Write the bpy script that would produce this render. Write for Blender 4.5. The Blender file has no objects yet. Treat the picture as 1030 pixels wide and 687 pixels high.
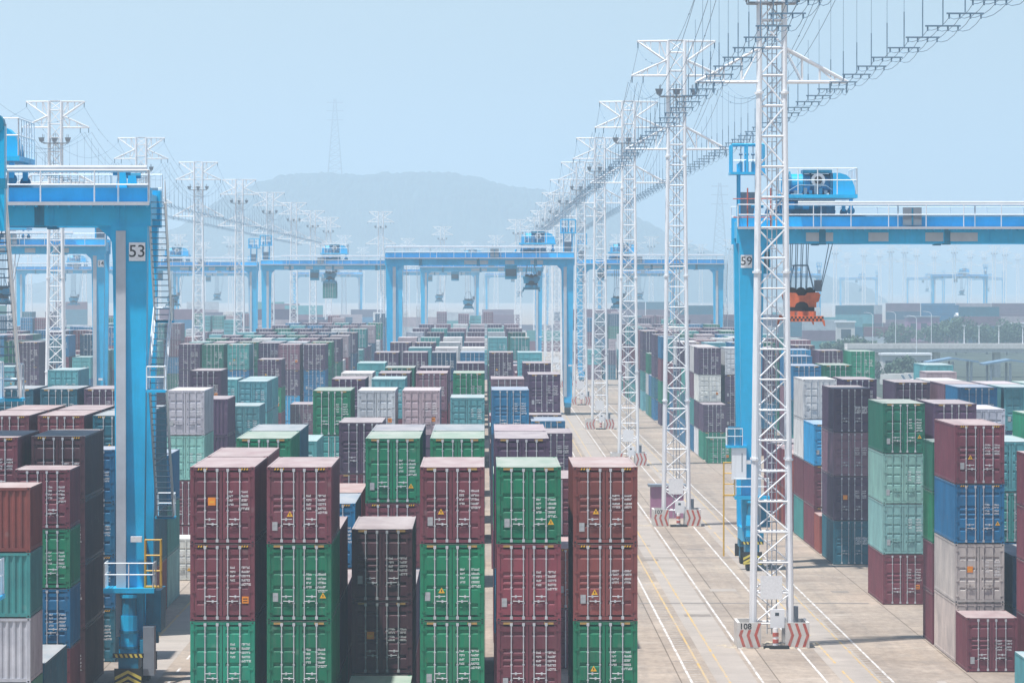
import bpy, math, random
from mathutils import Vector, noise
from mathutils.bvhtree import BVHTree
R = math.radians
PI = math.pi
scene = bpy.context.scene
COL = scene.collection
rnd = random.Random(7)

# ------------------------------------------------------------------ camera
FPX, VX, VY, CAMH = 5500.0, 487.5, 285.5, 18.6
cam_d = bpy.data.cameras.new('camera')
cam = bpy.data.objects.new('camera', cam_d)
COL.objects.link(cam)
cam_d.sensor_width = 36.0
cam_d.sensor_fit = 'HORIZONTAL'
cam_d.lens = 36.0 * FPX / 1030.0
cam_d.clip_start, cam_d.clip_end = 1.0, 40000.0
cam.location = (0, 0, CAMH)
YAW = math.atan((515 - VX) / FPX)
PITCH = math.atan((343.5 - VY) / FPX)
cam.rotation_euler = (PI / 2 - PITCH, 0, -YAW)
scene.camera = cam

# ------------------------------------------------------------------ materials
def new_mat(name):
    m = bpy.data.materials.new(name)
    m.use_nodes = True
    nt = m.node_tree
    b = nt.nodes['Principled BSDF']
    return m, nt, b

def N(nt, typ, **kw):
    n = nt.nodes.new(typ)
    for k, v in kw.items():
        if k.startswith('i_'):
            n.inputs[k[2:].replace('_', ' ')].default_value = v
        else:
            setattr(n, k, v)
    return n

def ramp(nt, src, a, b, ca=(0, 0, 0, 1), cb=(1, 1, 1, 1)):
    r = nt.nodes.new('ShaderNodeValToRGB')
    r.color_ramp.elements[0].position = a
    r.color_ramp.elements[1].position = b
    r.color_ramp.elements[0].color = ca
    r.color_ramp.elements[1].color = cb
    nt.links.new(src, r.inputs[0])
    return r

def mixc(nt, fac, a, b, mode='MIX'):
    m = nt.nodes.new('ShaderNodeMix')
    m.data_type = 'RGBA'
    m.blend_type = mode
    for sock, v in ((m.inputs[0], fac), (m.inputs[6], a), (m.inputs[7], b)):
        if hasattr(v, 'links') or hasattr(v, 'is_linked'):
            nt.links.new(v, sock)
        else:
            sock.default_value = v
    return m.outputs[2]

def simple(name, col, rough=0.55, var=0.18, scale=1.2, metal=0.0, spec=0.4, dirt=None, emit=None):
    """painted or metal surface with uneven wear"""
    m, nt, b = new_mat(name)
    tc = N(nt, 'ShaderNodeTexCoord')
    n1 = N(nt, 'ShaderNodeTexNoise', i_Scale=scale, i_Detail=6.0, i_Roughness=0.65)
    nt.links.new(tc.outputs['Object'], n1.inputs['Vector'])
    c = (*col, 1)
    lo = tuple(x * (1 - var) for x in col) + (1,)
    hi = tuple(min(1, x * (1 + var)) for x in col) + (1,)
    r = ramp(nt, n1.outputs[0], 0.3, 0.7, lo, hi)
    out = r.outputs[0]
    if dirt:
        mp = N(nt, 'ShaderNodeMapping')
        mp.inputs['Scale'].default_value = (2.2, 2.2, 0.25)
        nt.links.new(tc.outputs['Object'], mp.inputs[0])
        n2 = N(nt, 'ShaderNodeTexNoise', i_Scale=1.6, i_Detail=5.0, i_Roughness=0.7)
        nt.links.new(mp.outputs[0], n2.inputs['Vector'])
        r2 = ramp(nt, n2.outputs[0], 0.52, 0.8, (0, 0, 0, 1), (0.55, 0.55, 0.55, 1))
        out = mixc(nt, r2.outputs[0], out, (*dirt, 1))
    nt.links.new(out, b.inputs['Base Color'])
    b.inputs['Roughness'].default_value = rough
    b.inputs['Metallic'].default_value = metal
    b.inputs['Specular IOR Level'].default_value = spec
    return m

def container_paint(name, col=None, roof=False):
    """container steel: colour from the object, sun-bleached and rust-streaked"""
    m, nt, b = new_mat(name)
    L = nt.links.new
    oi = N(nt, 'ShaderNodeObjectInfo')
    tc = N(nt, 'ShaderNodeTexCoord')
    add = N(nt, 'ShaderNodeVectorMath', operation='ADD')
    mul = N(nt, 'ShaderNodeMath', operation='MULTIPLY')
    L(oi.outputs['Random'], mul.inputs[0]); mul.inputs[1].default_value = 57.0
    if col is None:
        base = oi.outputs['Color']
        L(tc.outputs['Object'], add.inputs[0]); L(mul.outputs[0], add.inputs[1])
    else:
        base = (*col, 1)
        L(tc.outputs['Object'], add.inputs[0])
    n1 = N(nt, 'ShaderNodeTexNoise', i_Scale=0.55, i_Detail=7.0, i_Roughness=0.68)
    L(add.outputs[0], n1.inputs['Vector'])
    shade = ramp(nt, n1.outputs[0], 0.25, 0.75, (0.66, 0.66, 0.68, 1), (1.30, 1.27, 1.22, 1))
    c = mixc(nt, 1.0, base, shade.outputs[0], 'MULTIPLY')
    # vertical weathering streaks
    mp = N(nt, 'ShaderNodeMapping'); mp.inputs['Scale'].default_value = (3.5, 3.5, 0.22)
    L(add.outputs[0], mp.inputs[0])
    n2 = N(nt, 'ShaderNodeTexNoise', i_Scale=1.5, i_Detail=6.0, i_Roughness=0.72)
    L(mp.outputs[0], n2.inputs['Vector'])
    st = ramp(nt, n2.outputs[0], 0.5, 0.82, (0, 0, 0, 1), (0.45, 0.45, 0.45, 1))
    c = mixc(nt, st.outputs[0], c, (0.15, 0.125, 0.115, 1))
    n5 = N(nt, 'ShaderNodeTexVoronoi', i_Scale=1.1)
    n5.feature = 'F1'
    L(add.outputs[0], n5.inputs['Vector'])
    pa = ramp(nt, n5.outputs['Distance'], 0.06, 0.16, (0.16, 0.16, 0.16, 1), (0, 0, 0, 1))
    c = mixc(nt, pa.outputs[0], c, (0.36, 0.34, 0.33, 1))
    n3 = N(nt, 'ShaderNodeTexNoise', i_Scale=3.2, i_Detail=8.0, i_Roughness=0.75)
    L(add.outputs[0], n3.inputs['Vector'])
    ru = ramp(nt, n3.outputs[0], 0.62, 0.72, (0, 0, 0, 1), (0.7, 0.7, 0.7, 1))
    c = mixc(nt, ru.outputs[0], c, (0.13, 0.055, 0.03, 1))
    if roof:
        mp2 = N(nt, 'ShaderNodeMapping'); mp2.inputs['Scale'].default_value = (0.5, 0.12, 1)
        L(add.outputs[0], mp2.inputs[0])
        n4 = N(nt, 'ShaderNodeTexNoise', i_Scale=2.0, i_Detail=5.0, i_Roughness=0.6)
        L(mp2.outputs[0], n4.inputs['Vector'])
        du = ramp(nt, n4.outputs[0], 0.3, 0.7, (0.42, 0.42, 0.42, 1), (0.68, 0.68, 0.68, 1))
        c = mixc(nt, du.outputs[0], c, (0.58, 0.53, 0.50, 1))  # paler roof: dust and fading, plus sun glare put into the colour
    L(c, b.inputs['Base Color'])
    b.inputs['Roughness'].default_value = 0.62 if not roof else 0.7
    b.inputs['Specular IOR Level'].default_value = 0.35
    return m

BLUE = (0.004, 0.46, 0.79)
M = dict(
    paint=container_paint('container_paint'),
    roof=container_paint('container_roof_paint', roof=True),
    bar=simple('galvanised_bar', (0.50, 0.51, 0.53), 0.5, 0.2),
    dark=simple('gasket_and_recess_shade', (0.018, 0.018, 0.022), 0.8),  # door gasket; also paints shade into grooves and casting holes
    mark=simple('white_marking_paint', (0.84, 0.84, 0.84), 0.6, 0.1, 9.0),
    yellow=simple('yellow_sticker', (0.80, 0.42, 0.015), 0.5, 0.1),
    orange=simple('orange_sticker', (0.80, 0.26, 0.02), 0.5, 0.1),
    plate=simple('data_plate_metal', (0.38, 0.39, 0.40), 0.5, 0.2, 6.0),
    black=simple('black_paint', (0.02, 0.02, 0.02), 0.6),
    amber=simple('amber_plate', (0.42, 0.25, 0.07), 0.6, 0.25, 5.0),
    blue=simple('crane_blue_paint', BLUE, 0.42, 0.14, 0.5, dirt=(0.012, 0.33, 0.57)),
    dblue=simple('machinery_blue_paint', (0.006, 0.21, 0.36), 0.45, 0.25, 1.5, dirt=(0.03, 0.07, 0.10)),
    white=simple('white_steel_paint', (0.86, 0.87, 0.88), 0.42, 0.05, 0.8, dirt=(0.68, 0.68, 0.69)),
    rail=simple('white_handrail_paint', (0.80, 0.82, 0.84), 0.45, 0.06),
    grey=simple('grey_steel', (0.22, 0.25, 0.29), 0.5, 0.15),
    lgrey=simple('light_grey_panel', (0.50, 0.53, 0.57), 0.5, 0.1),
    tread=simple('stair_tread_steel', (0.16, 0.23, 0.30), 0.6, 0.2),
    wire=simple('weathered_cable', (0.15, 0.25, 0.35), 0.5, 0.2),
    tyre=simple('tyre_rubber', (0.025, 0.025, 0.027), 0.85, 0.2),
    hyel=simple('hazard_yellow', (0.72, 0.60, 0.10), 0.5, 0.15, 4.0),
    ygrail=simple('yellow_guard_rail', (0.62, 0.36, 0.03), 0.5, 0.15),
    oran=simple('spreader_orange', (0.78, 0.17, 0.055), 0.5, 0.2, 2.0, dirt=(0.25, 0.08, 0.05)),
    red=simple('faded_red_paint', (0.48, 0.10, 0.07), 0.6, 0.3, 3.0, dirt=(0.5, 0.4, 0.36)),
    conc=simple('precast_concrete', (0.62, 0.60, 0.57), 0.8, 0.14, 2.0, dirt=(0.36, 0.34, 0.31)),
    glass=simple('dark_glass', (0.03, 0.05, 0.07), 0.12, 0.1, spec=0.6),
    pink=simple('kiosk_mauve_paint', (0.36, 0.16, 0.27), 0.6, 0.15, dirt=(0.25, 0.16, 0.2)),
    trunk=simple('bark', (0.09, 0.065, 0.045), 0.9, 0.3, 4.0),
    leaf=simple('foliage', (0.06, 0.11, 0.065), 0.8, 0.45, 0.5),
    hill=simple('wooded_hillside', (0.03, 0.055, 0.05), 0.9, 0.5, 0.02),
    bwall=simple('rendered_wall', (0.62, 0.60, 0.57), 0.8, 0.12, 0.4, dirt=(0.45, 0.43, 0.4)),
    broof=simple('metal_sheet_roof', (0.16, 0.27, 0.38), 0.5, 0.15, 0.4),
    sand=simple('sandy_grit', (0.42, 0.36, 0.28), 0.95, 0.3, 4.0),
)
MATS = list(M.keys())

# ------------------------------------------------------------------ mesh builder
class MB:
    def __init__(s, mx=1):
        s.v, s.f, s.m, s.mx = [], [], [], mx
    def add(s, vs, fs, mat):
        o = len(s.v)
        if s.mx < 0:
            vs = [(-x, y, z) for x, y, z in vs]
            fs = [tuple(reversed(f)) for f in fs]
        s.v += vs
        s.f += [tuple(i + o for i in f) for f in fs]
        s.m += [mat] * len(fs)
        return s
    def box(s, x0, y0, z0, x1, y1, z1, mat):
        vs = [(x, y, z) for z in (z0, z1) for y in (y0, y1) for x in (x0, x1)]
        return s.add(vs, [(0, 2, 3, 1), (4, 5, 7, 6), (0, 1, 5, 4), (2, 6, 7, 3), (0, 4, 6, 2), (1, 3, 7, 5)], mat)
    def taper(s, c0, w0, d0, c1, w1, d1, mat):
        """box section from centre c0 (w0 x d0) up to centre c1 (w1 x d1)"""
        vs = []
        for (c, w, d) in ((c0, w0, d0), (c1, w1, d1)):
            for y in (-d / 2, d / 2):
                for x in (-w / 2, w / 2):
                    vs.append((c[0] + x, c[1] + y, c[2]))
        return s.add(vs, [(0, 2, 3, 1), (4, 5, 7, 6), (0, 1, 5, 4), (2, 6, 7, 3), (0, 4, 6, 2), (1, 3, 7, 5)], mat)
    def tube(s, p, q, r, mat, n=6, r2=None):
        p, q = Vector(p), Vector(q)
        d = q - p
        if d.length < 1e-6:
            return s
        d.normalize()
        a = d.orthogonal().normalized()
        b = d.cross(a)
        r2 = r if r2 is None else r2
        vs = []
        for (c, rr) in ((p, r), (q, r2)):
            for i in range(n):
                t = 2 * PI * i / n + PI / 4
                vs.append(tuple(c + (a * math.cos(t) + b * math.sin(t)) * rr))
        fs = [(i, (i + 1) % n, n + (i + 1) % n, n + i) for i in range(n)]
        fs += [tuple(range(n - 1, -1, -1)), tuple(range(n, 2 * n))]
        return s.add(vs, fs, mat)
    def path(s, pts, r, mat, n=4):
        for a, b in zip(pts[:-1], pts[1:]):
            s.tube(a, b, r, mat, n)
        return s
    def prism_xz(s, pts, y0, y1, mat):
        n = len(pts)
        vs = [(x, y0, z) for x, z in pts] + [(x, y1, z) for x, z in pts]
        fs = [tuple(range(n)), tuple(range(2 * n - 1, n - 1, -1))]
        fs += [(i, n + i, n + (i + 1) % n, (i + 1) % n) for i in range(n)]
        return s.add(vs, fs, mat)
    def prism_yz(s, pts, x0, x1, mat):
        n = len(pts)
        vs = [(x0, y, z) for y, z in pts] + [(x1, y, z) for y, z in pts]
        fs = [tuple(range(n - 1, -1, -1)), tuple(range(n, 2 * n))]
        fs += [(i, (i + 1) % n, n + (i + 1) % n, n + i) for i in range(n)]
        return s.add(vs, fs, mat)
    def sheet(s, A, B, mat, flip=False):
        n = len(A)
        fs = [(i, i + 1, n + i + 1, n + i) for i in range(n - 1)]
        if flip:
            fs = [tuple(reversed(f)) for f in fs]
        return s.add(list(A) + list(B), fs, mat)
    def mesh(s, name):
        me = bpy.data.meshes.new(name)
        me.from_pydata(s.v, [], s.f)
        used = []
        for k in s.m:
            if k not in used:
                used.append(k)
        for k in used:
            me.materials.append(M[k])
        ix = {k: i for i, k in enumerate(used)}
        me.polygons.foreach_set('material_index', [ix[k] for k in s.m])
        me.update()
        return me

def link(name, data, parent=None, loc=(0, 0, 0), rz=0.0, color=None):
    o = bpy.data.objects.new(name, data)
    COL.objects.link(o)
    o.location = loc
    if rz:
        o.rotation_euler = (0, 0, rz)
    if parent is not None:
        o.parent = parent
    if color is not None:
        o.color = (*color, 1)
    return o

def part(name, mb, parent, **kw):
    return link(name, mb.mesh(name), parent, **kw)

def tag(o, label=None, cat=None, group=None, kind=None):
    for k, v in (('label', label), ('category', cat), ('group', group), ('kind', kind)):
        if v:
            o[k] = v
    return o

def copy_tree(o, parent=None):
    c = o.copy()
    COL.objects.link(c)
    c.parent = parent
    for ch in CH.get(o.name, []):
        copy_tree(ch, c)
    return c

CH = {}
def index_children():
    CH.clear()
    for o in scene.objects:
        if o.parent is not None:
            CH.setdefault(o.parent.name, []).append(o)

def text_mb(txt, size, mat, depth=0.004, bold=0.0):
    """lettering as flat mesh in the XZ plane, facing -Y, centred"""
    cu = bpy.data.curves.new('lettering', 'FONT')
    cu.body = txt
    cu.size = size
    cu.align_x, cu.align_y = 'CENTER', 'CENTER'
    cu.offset = bold
    cu.resolution_u = 3
    tmp = bpy.data.objects.new('lettering', cu)
    COL.objects.link(tmp)
    dg = bpy.context.evaluated_depsgraph_get()
    me = tmp.evaluated_get(dg).to_mesh()
    mb = MB()
    vs = [(v.co.x, 0.0, v.co.y) for v in me.vertices]
    fs = [tuple(p.vertices) for p in me.polygons]
    mb.add(vs, fs, mat)
    COL.objects.unlink(tmp)
    bpy.data.objects.remove(tmp)
    return mb

# ------------------------------------------------------------------ containers
W = 2.438
PAL = dict(
    m=((0.165, 0.040, 0.060), 'maroon'), b=((0.20, 0.050, 0.045), 'brown red'), d=((0.078, 0.042, 0.090), 'dark purple'),
    D=((0.085, 0.030, 0.040), 'blackish maroon'),
    p=((0.19, 0.10, 0.145), 'dusty mauve'), g=((0.002, 0.185, 0.088), 'bright green'), G=((0.004, 0.145, 0.09), 'dark green'),
    v=((0.008, 0.25, 0.145), 'mid green'), t=((0.05, 0.27, 0.26), 'teal'), s=((0.23, 0.45, 0.41), 'pale seafoam'),
    c=((0.10, 0.36, 0.40), 'light teal'),
    n=((0.012, 0.06, 0.13), 'navy blue'), u=((0.006, 0.15, 0.32), 'blue'), l=((0.02, 0.34, 0.66), 'light blue'),
    w=((0.66, 0.67, 0.67), 'white'), y=((0.46, 0.50, 0.54), 'pale grey'), e=((0.50, 0.46, 0.41), 'beige'),
    r=((0.30, 0.065, 0.05), 'red'), o=((0.225, 0.045, 0.065), 'rose red'), k=((0.012, 0.125, 0.19), 'petrol blue'),
    q=((0.40, 0.33, 0.36), 'pinkish grey'))
STY = {**{k: 0 for k in 'mbdDpnurokl'}, **{k: 1 for k in 'gGvt'}, **{k: 2 for k in 'scwyeq'}}
HH, HS, GAP = 2.896, 2.591, 0.024
MESH = {}

def corr(n_end, length, depth, pitch=0.278):
    """trapezoid corrugation profile along a length: list of (s, inset)"""
    n = max(1, int(round(length / pitch)))
    p = length / n
    pts = []
    for i in range(n):
        a = i * p
        pts += [(a, 0), (a + 0.26 * p, 0), (a + 0.5 * p, depth), (a + 0.76 * p, depth)]
    pts.append((length, 0))
    return pts

def body_mb(L, H, lod, both=False):
    """shell: posts, rails, corrugated sides and closed end. door end at y=0 facing -Y"""
    b = MB()
    h2 = W / 2
    P = 0.14
    for x in (-1, 1):
        for y0 in (0, L - P):
            xa, xb = (x * h2, x * (h2 - P)) if x < 0 else (x * (h2 - P), x * h2)
            b.box(xa, y0, 0.0, xb, y0 + P, H - 0.004, 'paint')
        xa, xb = (-h2, -h2 + 0.07) if x < 0 else (h2 - 0.07, h2)
        b.box(xa, P, 0.03, xb, L - P, 0.17, 'paint')
        b.box(xa, P, H - 0.09, xb, L - P, H - 0.006, 'paint')
        prof = corr(0, L - 2 * P, 0.042) if lod < 2 else [(0, 0), (L - 2 * P, 0)]
        sx = x * (h2 - 0.008)
        A = [(sx - x * d, P + s, 0.17) for s, d in prof]
        B = [(sx - x * d, P + s, H - 0.09) for s, d in prof]
        b.sheet(A, B, 'paint', flip=(x < 0))
    ends = (0, 1) if both else (1,)
    for e in ends:
        yy, sg = (L, 1) if e else (0, -1)
        xi = h2 - P
        ya, yb = (yy - 0.1, yy) if e else (0.0, 0.1)
        b.box(-xi, ya, 0.03, xi, yb, 0.17, 'paint')
        b.box(-xi, ya, H - 0.12, xi, yb, H - 0.006, 'paint')
        prof = corr(0, 2 * xi, 0.045, 0.26) if lod < 2 else [(0, 0), (2 * xi, 0)]
        A = [(-xi + s, yy - sg * (0.01 + d), 0.17) for s, d in prof]
        B = [(-xi + s, yy - sg * (0.01 + d), H - 0.12) for s, d in prof]
        b.sheet(A, B, 'paint', flip=(e == 1))
    xi = h2 - P
    if not both:
        b.box(-xi, 0.01, 0.03, xi, 0.11, 0.15, 'paint')
        b.box(-xi, 0.01, H - 0.13, xi, 0.11, H - 0.006, 'paint')
        b.box(-xi, 0.085, 0.15, xi, 0.10, H - 0.13, 'dark')
    b.box(-h2 + 0.07, P, 0.06, h2 - 0.07, L - P, 0.14, 'dark')
    if lod == 0:
        for x in (-1, 1):
            for (y0, y1) in ((-0.006, 0.168), (L - 0.168, L + 0.006)):
                for (z0, z1) in ((-0.004, 0.112), (H - 0.114, H)):
                    xa, xb = (-h2 - 0.006, -h2 + 0.162) if x < 0 else (h2 - 0.162, h2 + 0.006)
                    b.box(xa, y0, z0, xb, y1, z1, 'paint')
                    if y0 < 0:
                        xc = (xa + xb) / 2
                        b.box(xc - 0.035, y0 - 0.003, z0 + 0.03, xc + 0.035, y0 + 0.01, z1 - 0.03, 'dark')  # dark block painted in for the shaded casting hole
    return b

def roof_mb(L, H, lod):
    b = MB()
    h2 = W / 2 - 0.07
    if lod == 0:
        prof = corr(0, L - 0.28, 0.018, 0.36)
    else:
        prof = [(0, 0), (L - 0.28, 0)]
    A = [(-h2, 0.14 + s, H - 0.008 - d) for s, d in prof]
    B = [(h2, 0.14 + s, H - 0.008 - d) for s, d in prof]
    b.sheet(A, B, 'roof', flip=True)
    t = 0.0 if lod else 0.003
    b.box(-W / 2, 0.0, H - 0.012, W / 2, 0.14, H - 0.001 - t, 'roof')
    b.box(-W / 2, L - 0.14, H - 0.012, W / 2, L, H - 0.001 - t, 'roof')
    b.box(-W / 2, 0.14, H - 0.012, -h2, L - 0.14, H - 0.001, 'roof')
    b.box(h2, 0.14, H - 0.012, W / 2, L - 0.14, H - 0.001, 'roof')
    return b

GROOVE = {0: [0.13, 0.38, 0.48, 0.57, 0.80], 1: [0.10, 0.36, 0.58, 0.84], 2: [0.22, 0.42, 0.62, 0.80]}
def door_mb(H, side, sty, lod, withbars):
    b = MB()
    x0, x1 = (-1.07, -0.012) if side < 0 else (0.012, 1.07)
    z0, z1 = 0.165, H - 0.14
    h = z1 - z0
    dep = 0.052
    if lod == 0 or lod == 1:
        prof = [(z0, 0)]
        for g in sorted(GROOVE[sty], reverse=True):
            zc = z1 - g * h
            w = 0.055 if sty != 2 else 0.05
            prof += [(zc - w - 0.035, 0), (zc - w + 0.02, dep), (zc + w + 0.01, dep), (zc + w + 0.03, 0)]
        prof.append((z1, 0))
        xm0, xm1 = x0 + 0.10, x1 - 0.10
        A = [(xm0, 0.024 + d, z) for z, d in prof]
        B = [(xm1, 0.024 + d, z) for z, d in prof]
        b.sheet(A, B, 'paint', flip=True)
        for (a, c) in ((x0, xm0), (xm1, x1)):
            b.box(a, 0.022, z0, c, 0.070, z1, 'paint')
        for (za, zb) in ((z0, z0 + 0.05), (z1 - 0.05, z1)):
            b.box(xm0, 0.024, za, xm1, 0.068, zb, 'paint')
    else:
        b.box(x0, 0.03, z0, x1, 0.07, z1, 'paint')
    if lod == 0:
        xo = x0 if side < 0 else x1
        for k in range(4):
            z = z0 + h * (0.07 + 0.285 * k)
            xa, xb = (xo - 0.09, xo + 0.05) if side < 0 else (xo - 0.05, xo + 0.09)
            b.box(xa, -0.016, z - 0.035, xb, 0.022, z + 0.035, 'paint')
    if withbars:
        for bx in BARX[side]:
            bar_into(b, bx, H, side, sty, lod)
    return b

BARX = {-1: (-0.66, -0.20), 1: (0.20, 0.66)}
def bar_into(b, bx, H, side, sty, lod):
    m = 'paint' if sty == 2 else 'bar'
    z0, z1 = 0.06, H - 0.06
    if lod >= 1:
        b.box(bx - 0.026, -0.026, z0, bx + 0.026, 0.016, z1, m)
        return
    b.tube((bx, -0.012, z0), (bx, -0.012, z1), 0.023, m, 6)
    for z in (z0 + 0.05, z1 - 0.06):
        b.box(bx - 0.05, -0.032, z - 0.06, bx + 0.05, 0.012, z + 0.06, m)
    for f in (0.22, 0.43, 0.60, 0.82):
        z = z0 + f * (z1 - z0)
        b.box(bx - 0.04, -0.030, z - 0.022, bx + 0.04, 0.018, z + 0.022, m)
    zc = z0 + (0.30 if abs(bx) > 0.4 else 0.235) * (z1 - z0) + 0.02
    sg = 1 if abs(bx) > 0.4 else -1
    if bx > 0:
        sg = -sg
    b.tube((bx, -0.035, zc), (bx + sg * 0.40, -0.035, zc + 0.012), 0.016, m, 5)
    b.box(bx + sg * 0.17 - 0.035, -0.045, zc - 0.05, bx + sg * 0.17 + 0.035, 0.015, zc + 0.05, m)

def bar_mb(H, bx, side, sty):
    b = MB()
    bar_into(b, bx, H, side, sty, 0)
    return b

def marking_mb(H, kind):
    """rows of small white stencilled characters, too small to read"""
    b = MB()
    r = random.Random(kind * 13 + 5)
    def word(x, z, n, hgt):
        for i in range(n):
            w = hgt * r.uniform(0.45, 0.62)
            y = 0.018
            k = r.randint(0, 3)
            b.box(x, y, z, x + w * 0.28, y + 0.006, z + hgt, 'mark')
            if k != 1:
                b.box(x + w * 0.3, y, z + hgt * 0.72, x + w, y + 0.006, z + hgt, 'mark')
            if k != 2:
                b.box(x + w * 0.3, y, z, x + w, y + 0.006, z + hgt * 0.26, 'mark')
            if k in (1, 3):
                b.box(x + w * 0.72, y, z + hgt * 0.28, x + w, y + 0.006, z + hgt * 0.7, 'mark')
            x += w + hgt * 0.16
    zt = H * 0.66
    if kind % 3 == 0:
        for i in range(4):
            z = zt - 0.06 - i * 0.16
            word(0.27, z, 4, 0.072)
            word(0.70, z, 6, 0.078)
        word(0.66, zt - 0.70, 7, 0.085)
    elif kind % 3 == 1:
        for i in range(2):
            for j in range(2):
                z = zt - 0.06 - i * 0.30 - j * 0.13
                word(0.25, z, 6, 0.07)
                word(0.71, z, 6, 0.07)
    else:
        for i in range(3):
            word(0.26, zt - 0.1 - i * 0.17, 4, 0.13)
            word(0.72, zt - 0.1 - i * 0.17, 4, 0.13)
    return b

def sticker_mb(kind, H):
    b = MB()
    if kind == 'tri':
        x, z = (-0.40, H * 0.36)
        b.prism_xz([(x - 0.12, z), (x + 0.12, z), (x, z + 0.21)], 0.006, 0.020, 'yellow')
        b.prism_xz([(x - 0.018, z + 0.05), (x + 0.018, z + 0.05), (x + 0.018, z + 0.13), (x - 0.018, z + 0.13)], 0.003, 0.006, 'black')
    elif kind == 'trr':
        x, z = (0.86, H * 0.22)
        b.prism_xz([(x - 0.12, z), (x + 0.12, z), (x, z + 0.21)], 0.006, 0.020, 'yellow')
        b.prism_xz([(x - 0.018, z + 0.05), (x + 0.018, z + 0.05), (x + 0.018, z + 0.13), (x - 0.018, z + 0.13)], 0.003, 0.006, 'black')
    elif kind == 'plate':
        b.box(-0.98, 0.008, H * 0.18, -0.78, 0.020, H * 0.18 + 0.33, 'plate')
    elif kind == 'ora':
        b.box(0.70, 0.006, H * 0.25, 0.95, 0.018, H * 0.25 + 0.26, 'orange')
        b.box(0.74, 0.003, H * 0.25 + 0.06, 0.91, 0.006, H * 0.25 + 0.09, 'black')
        b.box(0.74, 0.003, H * 0.25 + 0.15, 0.91, 0.006, H * 0.25 + 0.19, 'black')
    elif kind == 'orl':
        b.box(-0.56, 0.006, H * 0.50, -0.27, 0.018, H * 0.50 + 0.30, 'orange')
        b.box(-0.50, 0.003, H * 0.50 + 0.10, -0.33, 0.006, H * 0.50 + 0.16, 'yellow')
    elif kind == 'sq':
        b.box(-1.02, 0.006, H * 0.30, -0.76, 0.020, H * 0.30 + 0.30, 'dblue')
    elif kind == 'haz':
        for x in (-0.96,):
            b.box(x, 0.002, H - 0.115, x + 0.40, 0.008, H - 0.045, 'black')
            for i in range(4):
                xx = x + 0.02 + i * 0.1
                b.prism_xz([(xx, H - 0.113), (xx + 0.05, H - 0.113), (xx + 0.08, H - 0.047), (xx + 0.03, H - 0.047)], -0.002, 0.002, 'yellow')
    elif kind == 'amb':
        for x in (-0.96,):
            b.box(x, 0.002, H - 0.12, x + 0.36, 0.009, H - 0.04, 'amber')
    return b

def cached(key, fn):
    if key not in MESH:
        MESH[key] = fn().mesh(key[0])
    return MESH[key]

STK = {'tri': 'warning_triangle', 'trr': 'warning_triangle', 'plate': 'data_plate', 'ora': 'hazard_placard', 'orl': 'hazard_placard', 'sq': 'door_placard',
       'haz': 'header_stripe', 'amb': 'header_plate'}

class Box:
    pass
BOXES = []
COLX = {}
for i in range(6):
    COLX['A', i] = -9.93 + 2.9 * i
    COLX['B', i] = -19.42 - 2.9 * i
    COLX['C', i] = 24.32 + 2.9 * i
    COLX['D', i] = -54.2 - 2.9 * i

def stack(block, col, Y, levels, hts='H', L=40, end=False):
    """levels: bottom to top, space separated 'colour[:flags]'; hts: H or S repeated"""
    Lm = 12.192 if L == 40 else 6.058
    z = 0.012
    lv = levels.split()
    hs = (hts * len(lv))[:len(lv)] if len(hts) < len(lv) else hts
    st = []
    for i, s in enumerate(lv):
        c, _, fl = s.partition(':')
        b = Box()
        b.block, b.col, b.Y, b.L, b.code = block, col, Y, Lm, c
        b.h = HH if hs[i] == 'H' else HS
        b.x, b.z = COLX[block, col], z
        b.end = end and ('E' not in fl) or ('X' in fl)
        b.level, b.n = i, len(lv)
        b.fl = fl
        b.vis = 0
        z += b.h + GAP
        st.append(b)
        BOXES.append(b)
    return st

# --- middle block (A), measured stacks ---------------------------------------------------------
S = stack
S('A', 0, 207, 'm v:K m:HKO m:HKo')
S('A', 1, 207, 'G g:AK g:AKRP m:HKLP')
S('A', 2, 207, 'v')
S('A', 3, 207, 'm g:AKP g:AKTP m:AKTP')
S('A', 4, 207, 'b m:AKP o:AKP g:AKRP')
S('A', 5, 207, 'm g:AKT b:HWTP b:HWTP')
S('A', 0, 219.8, 'm m m m'); S('A', 1, 219.8, 'g d m'); S('A', 2, 219.8, 'm D:AWo D:AKP')
S('A', 3, 219.8, 'm e g'); S('A', 4, 219.8, 'm w')
S('A', 2, 232.6, 'm d'); S('A', 1, 232.6, 'b m'); S('A', 0, 232.6, 'm m b')
S('A', 0, 245.4, 'm m d g:AK'); S('A', 1, 245.4, 'n m u:H'); S('A', 2, 245.4, 'm u m:H g:AKRP'); S('A', 3, 245.4, 'm n t g:A'); S('A', 4, 245.4, 'm u m d:A')
S('A', 5, 264, 'm r'); S('A', 5, 277, 'm p m')
S('A', 0, 258.2, 'm d k k'); S('A', 1, 258.2, 'm b r'); S('A', 2, 258.2, 'g d m n'); S('A', 3, 258.2, 'm m n k'); S('A', 4, 258.2, 'm d b p')
S('A', 0, 283.5, 'c s y c', 'S'); S('A', 5, 290, 'm o'); S('A', 4, 283.5, 'm d g')
S('A', 1, 309.5, 'm g m d:W', 'SSSH'); S('A', 5, 322, 'm d'); S('A', 3, 335, 'g m m')
S('A', 0, 355, 'm d t g:AKR'); S('A', 1, 355, 'm g m y:OK'); S('A', 2, 355, 'm m d q:O'); S('A', 4, 357, 'm d n u:K'); S('A', 5, 361, 'm m d:W')
S('A', 3, 391.5, 'm u g c:K', 'S'); S('A', 5, 393, 'n m u')
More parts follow.
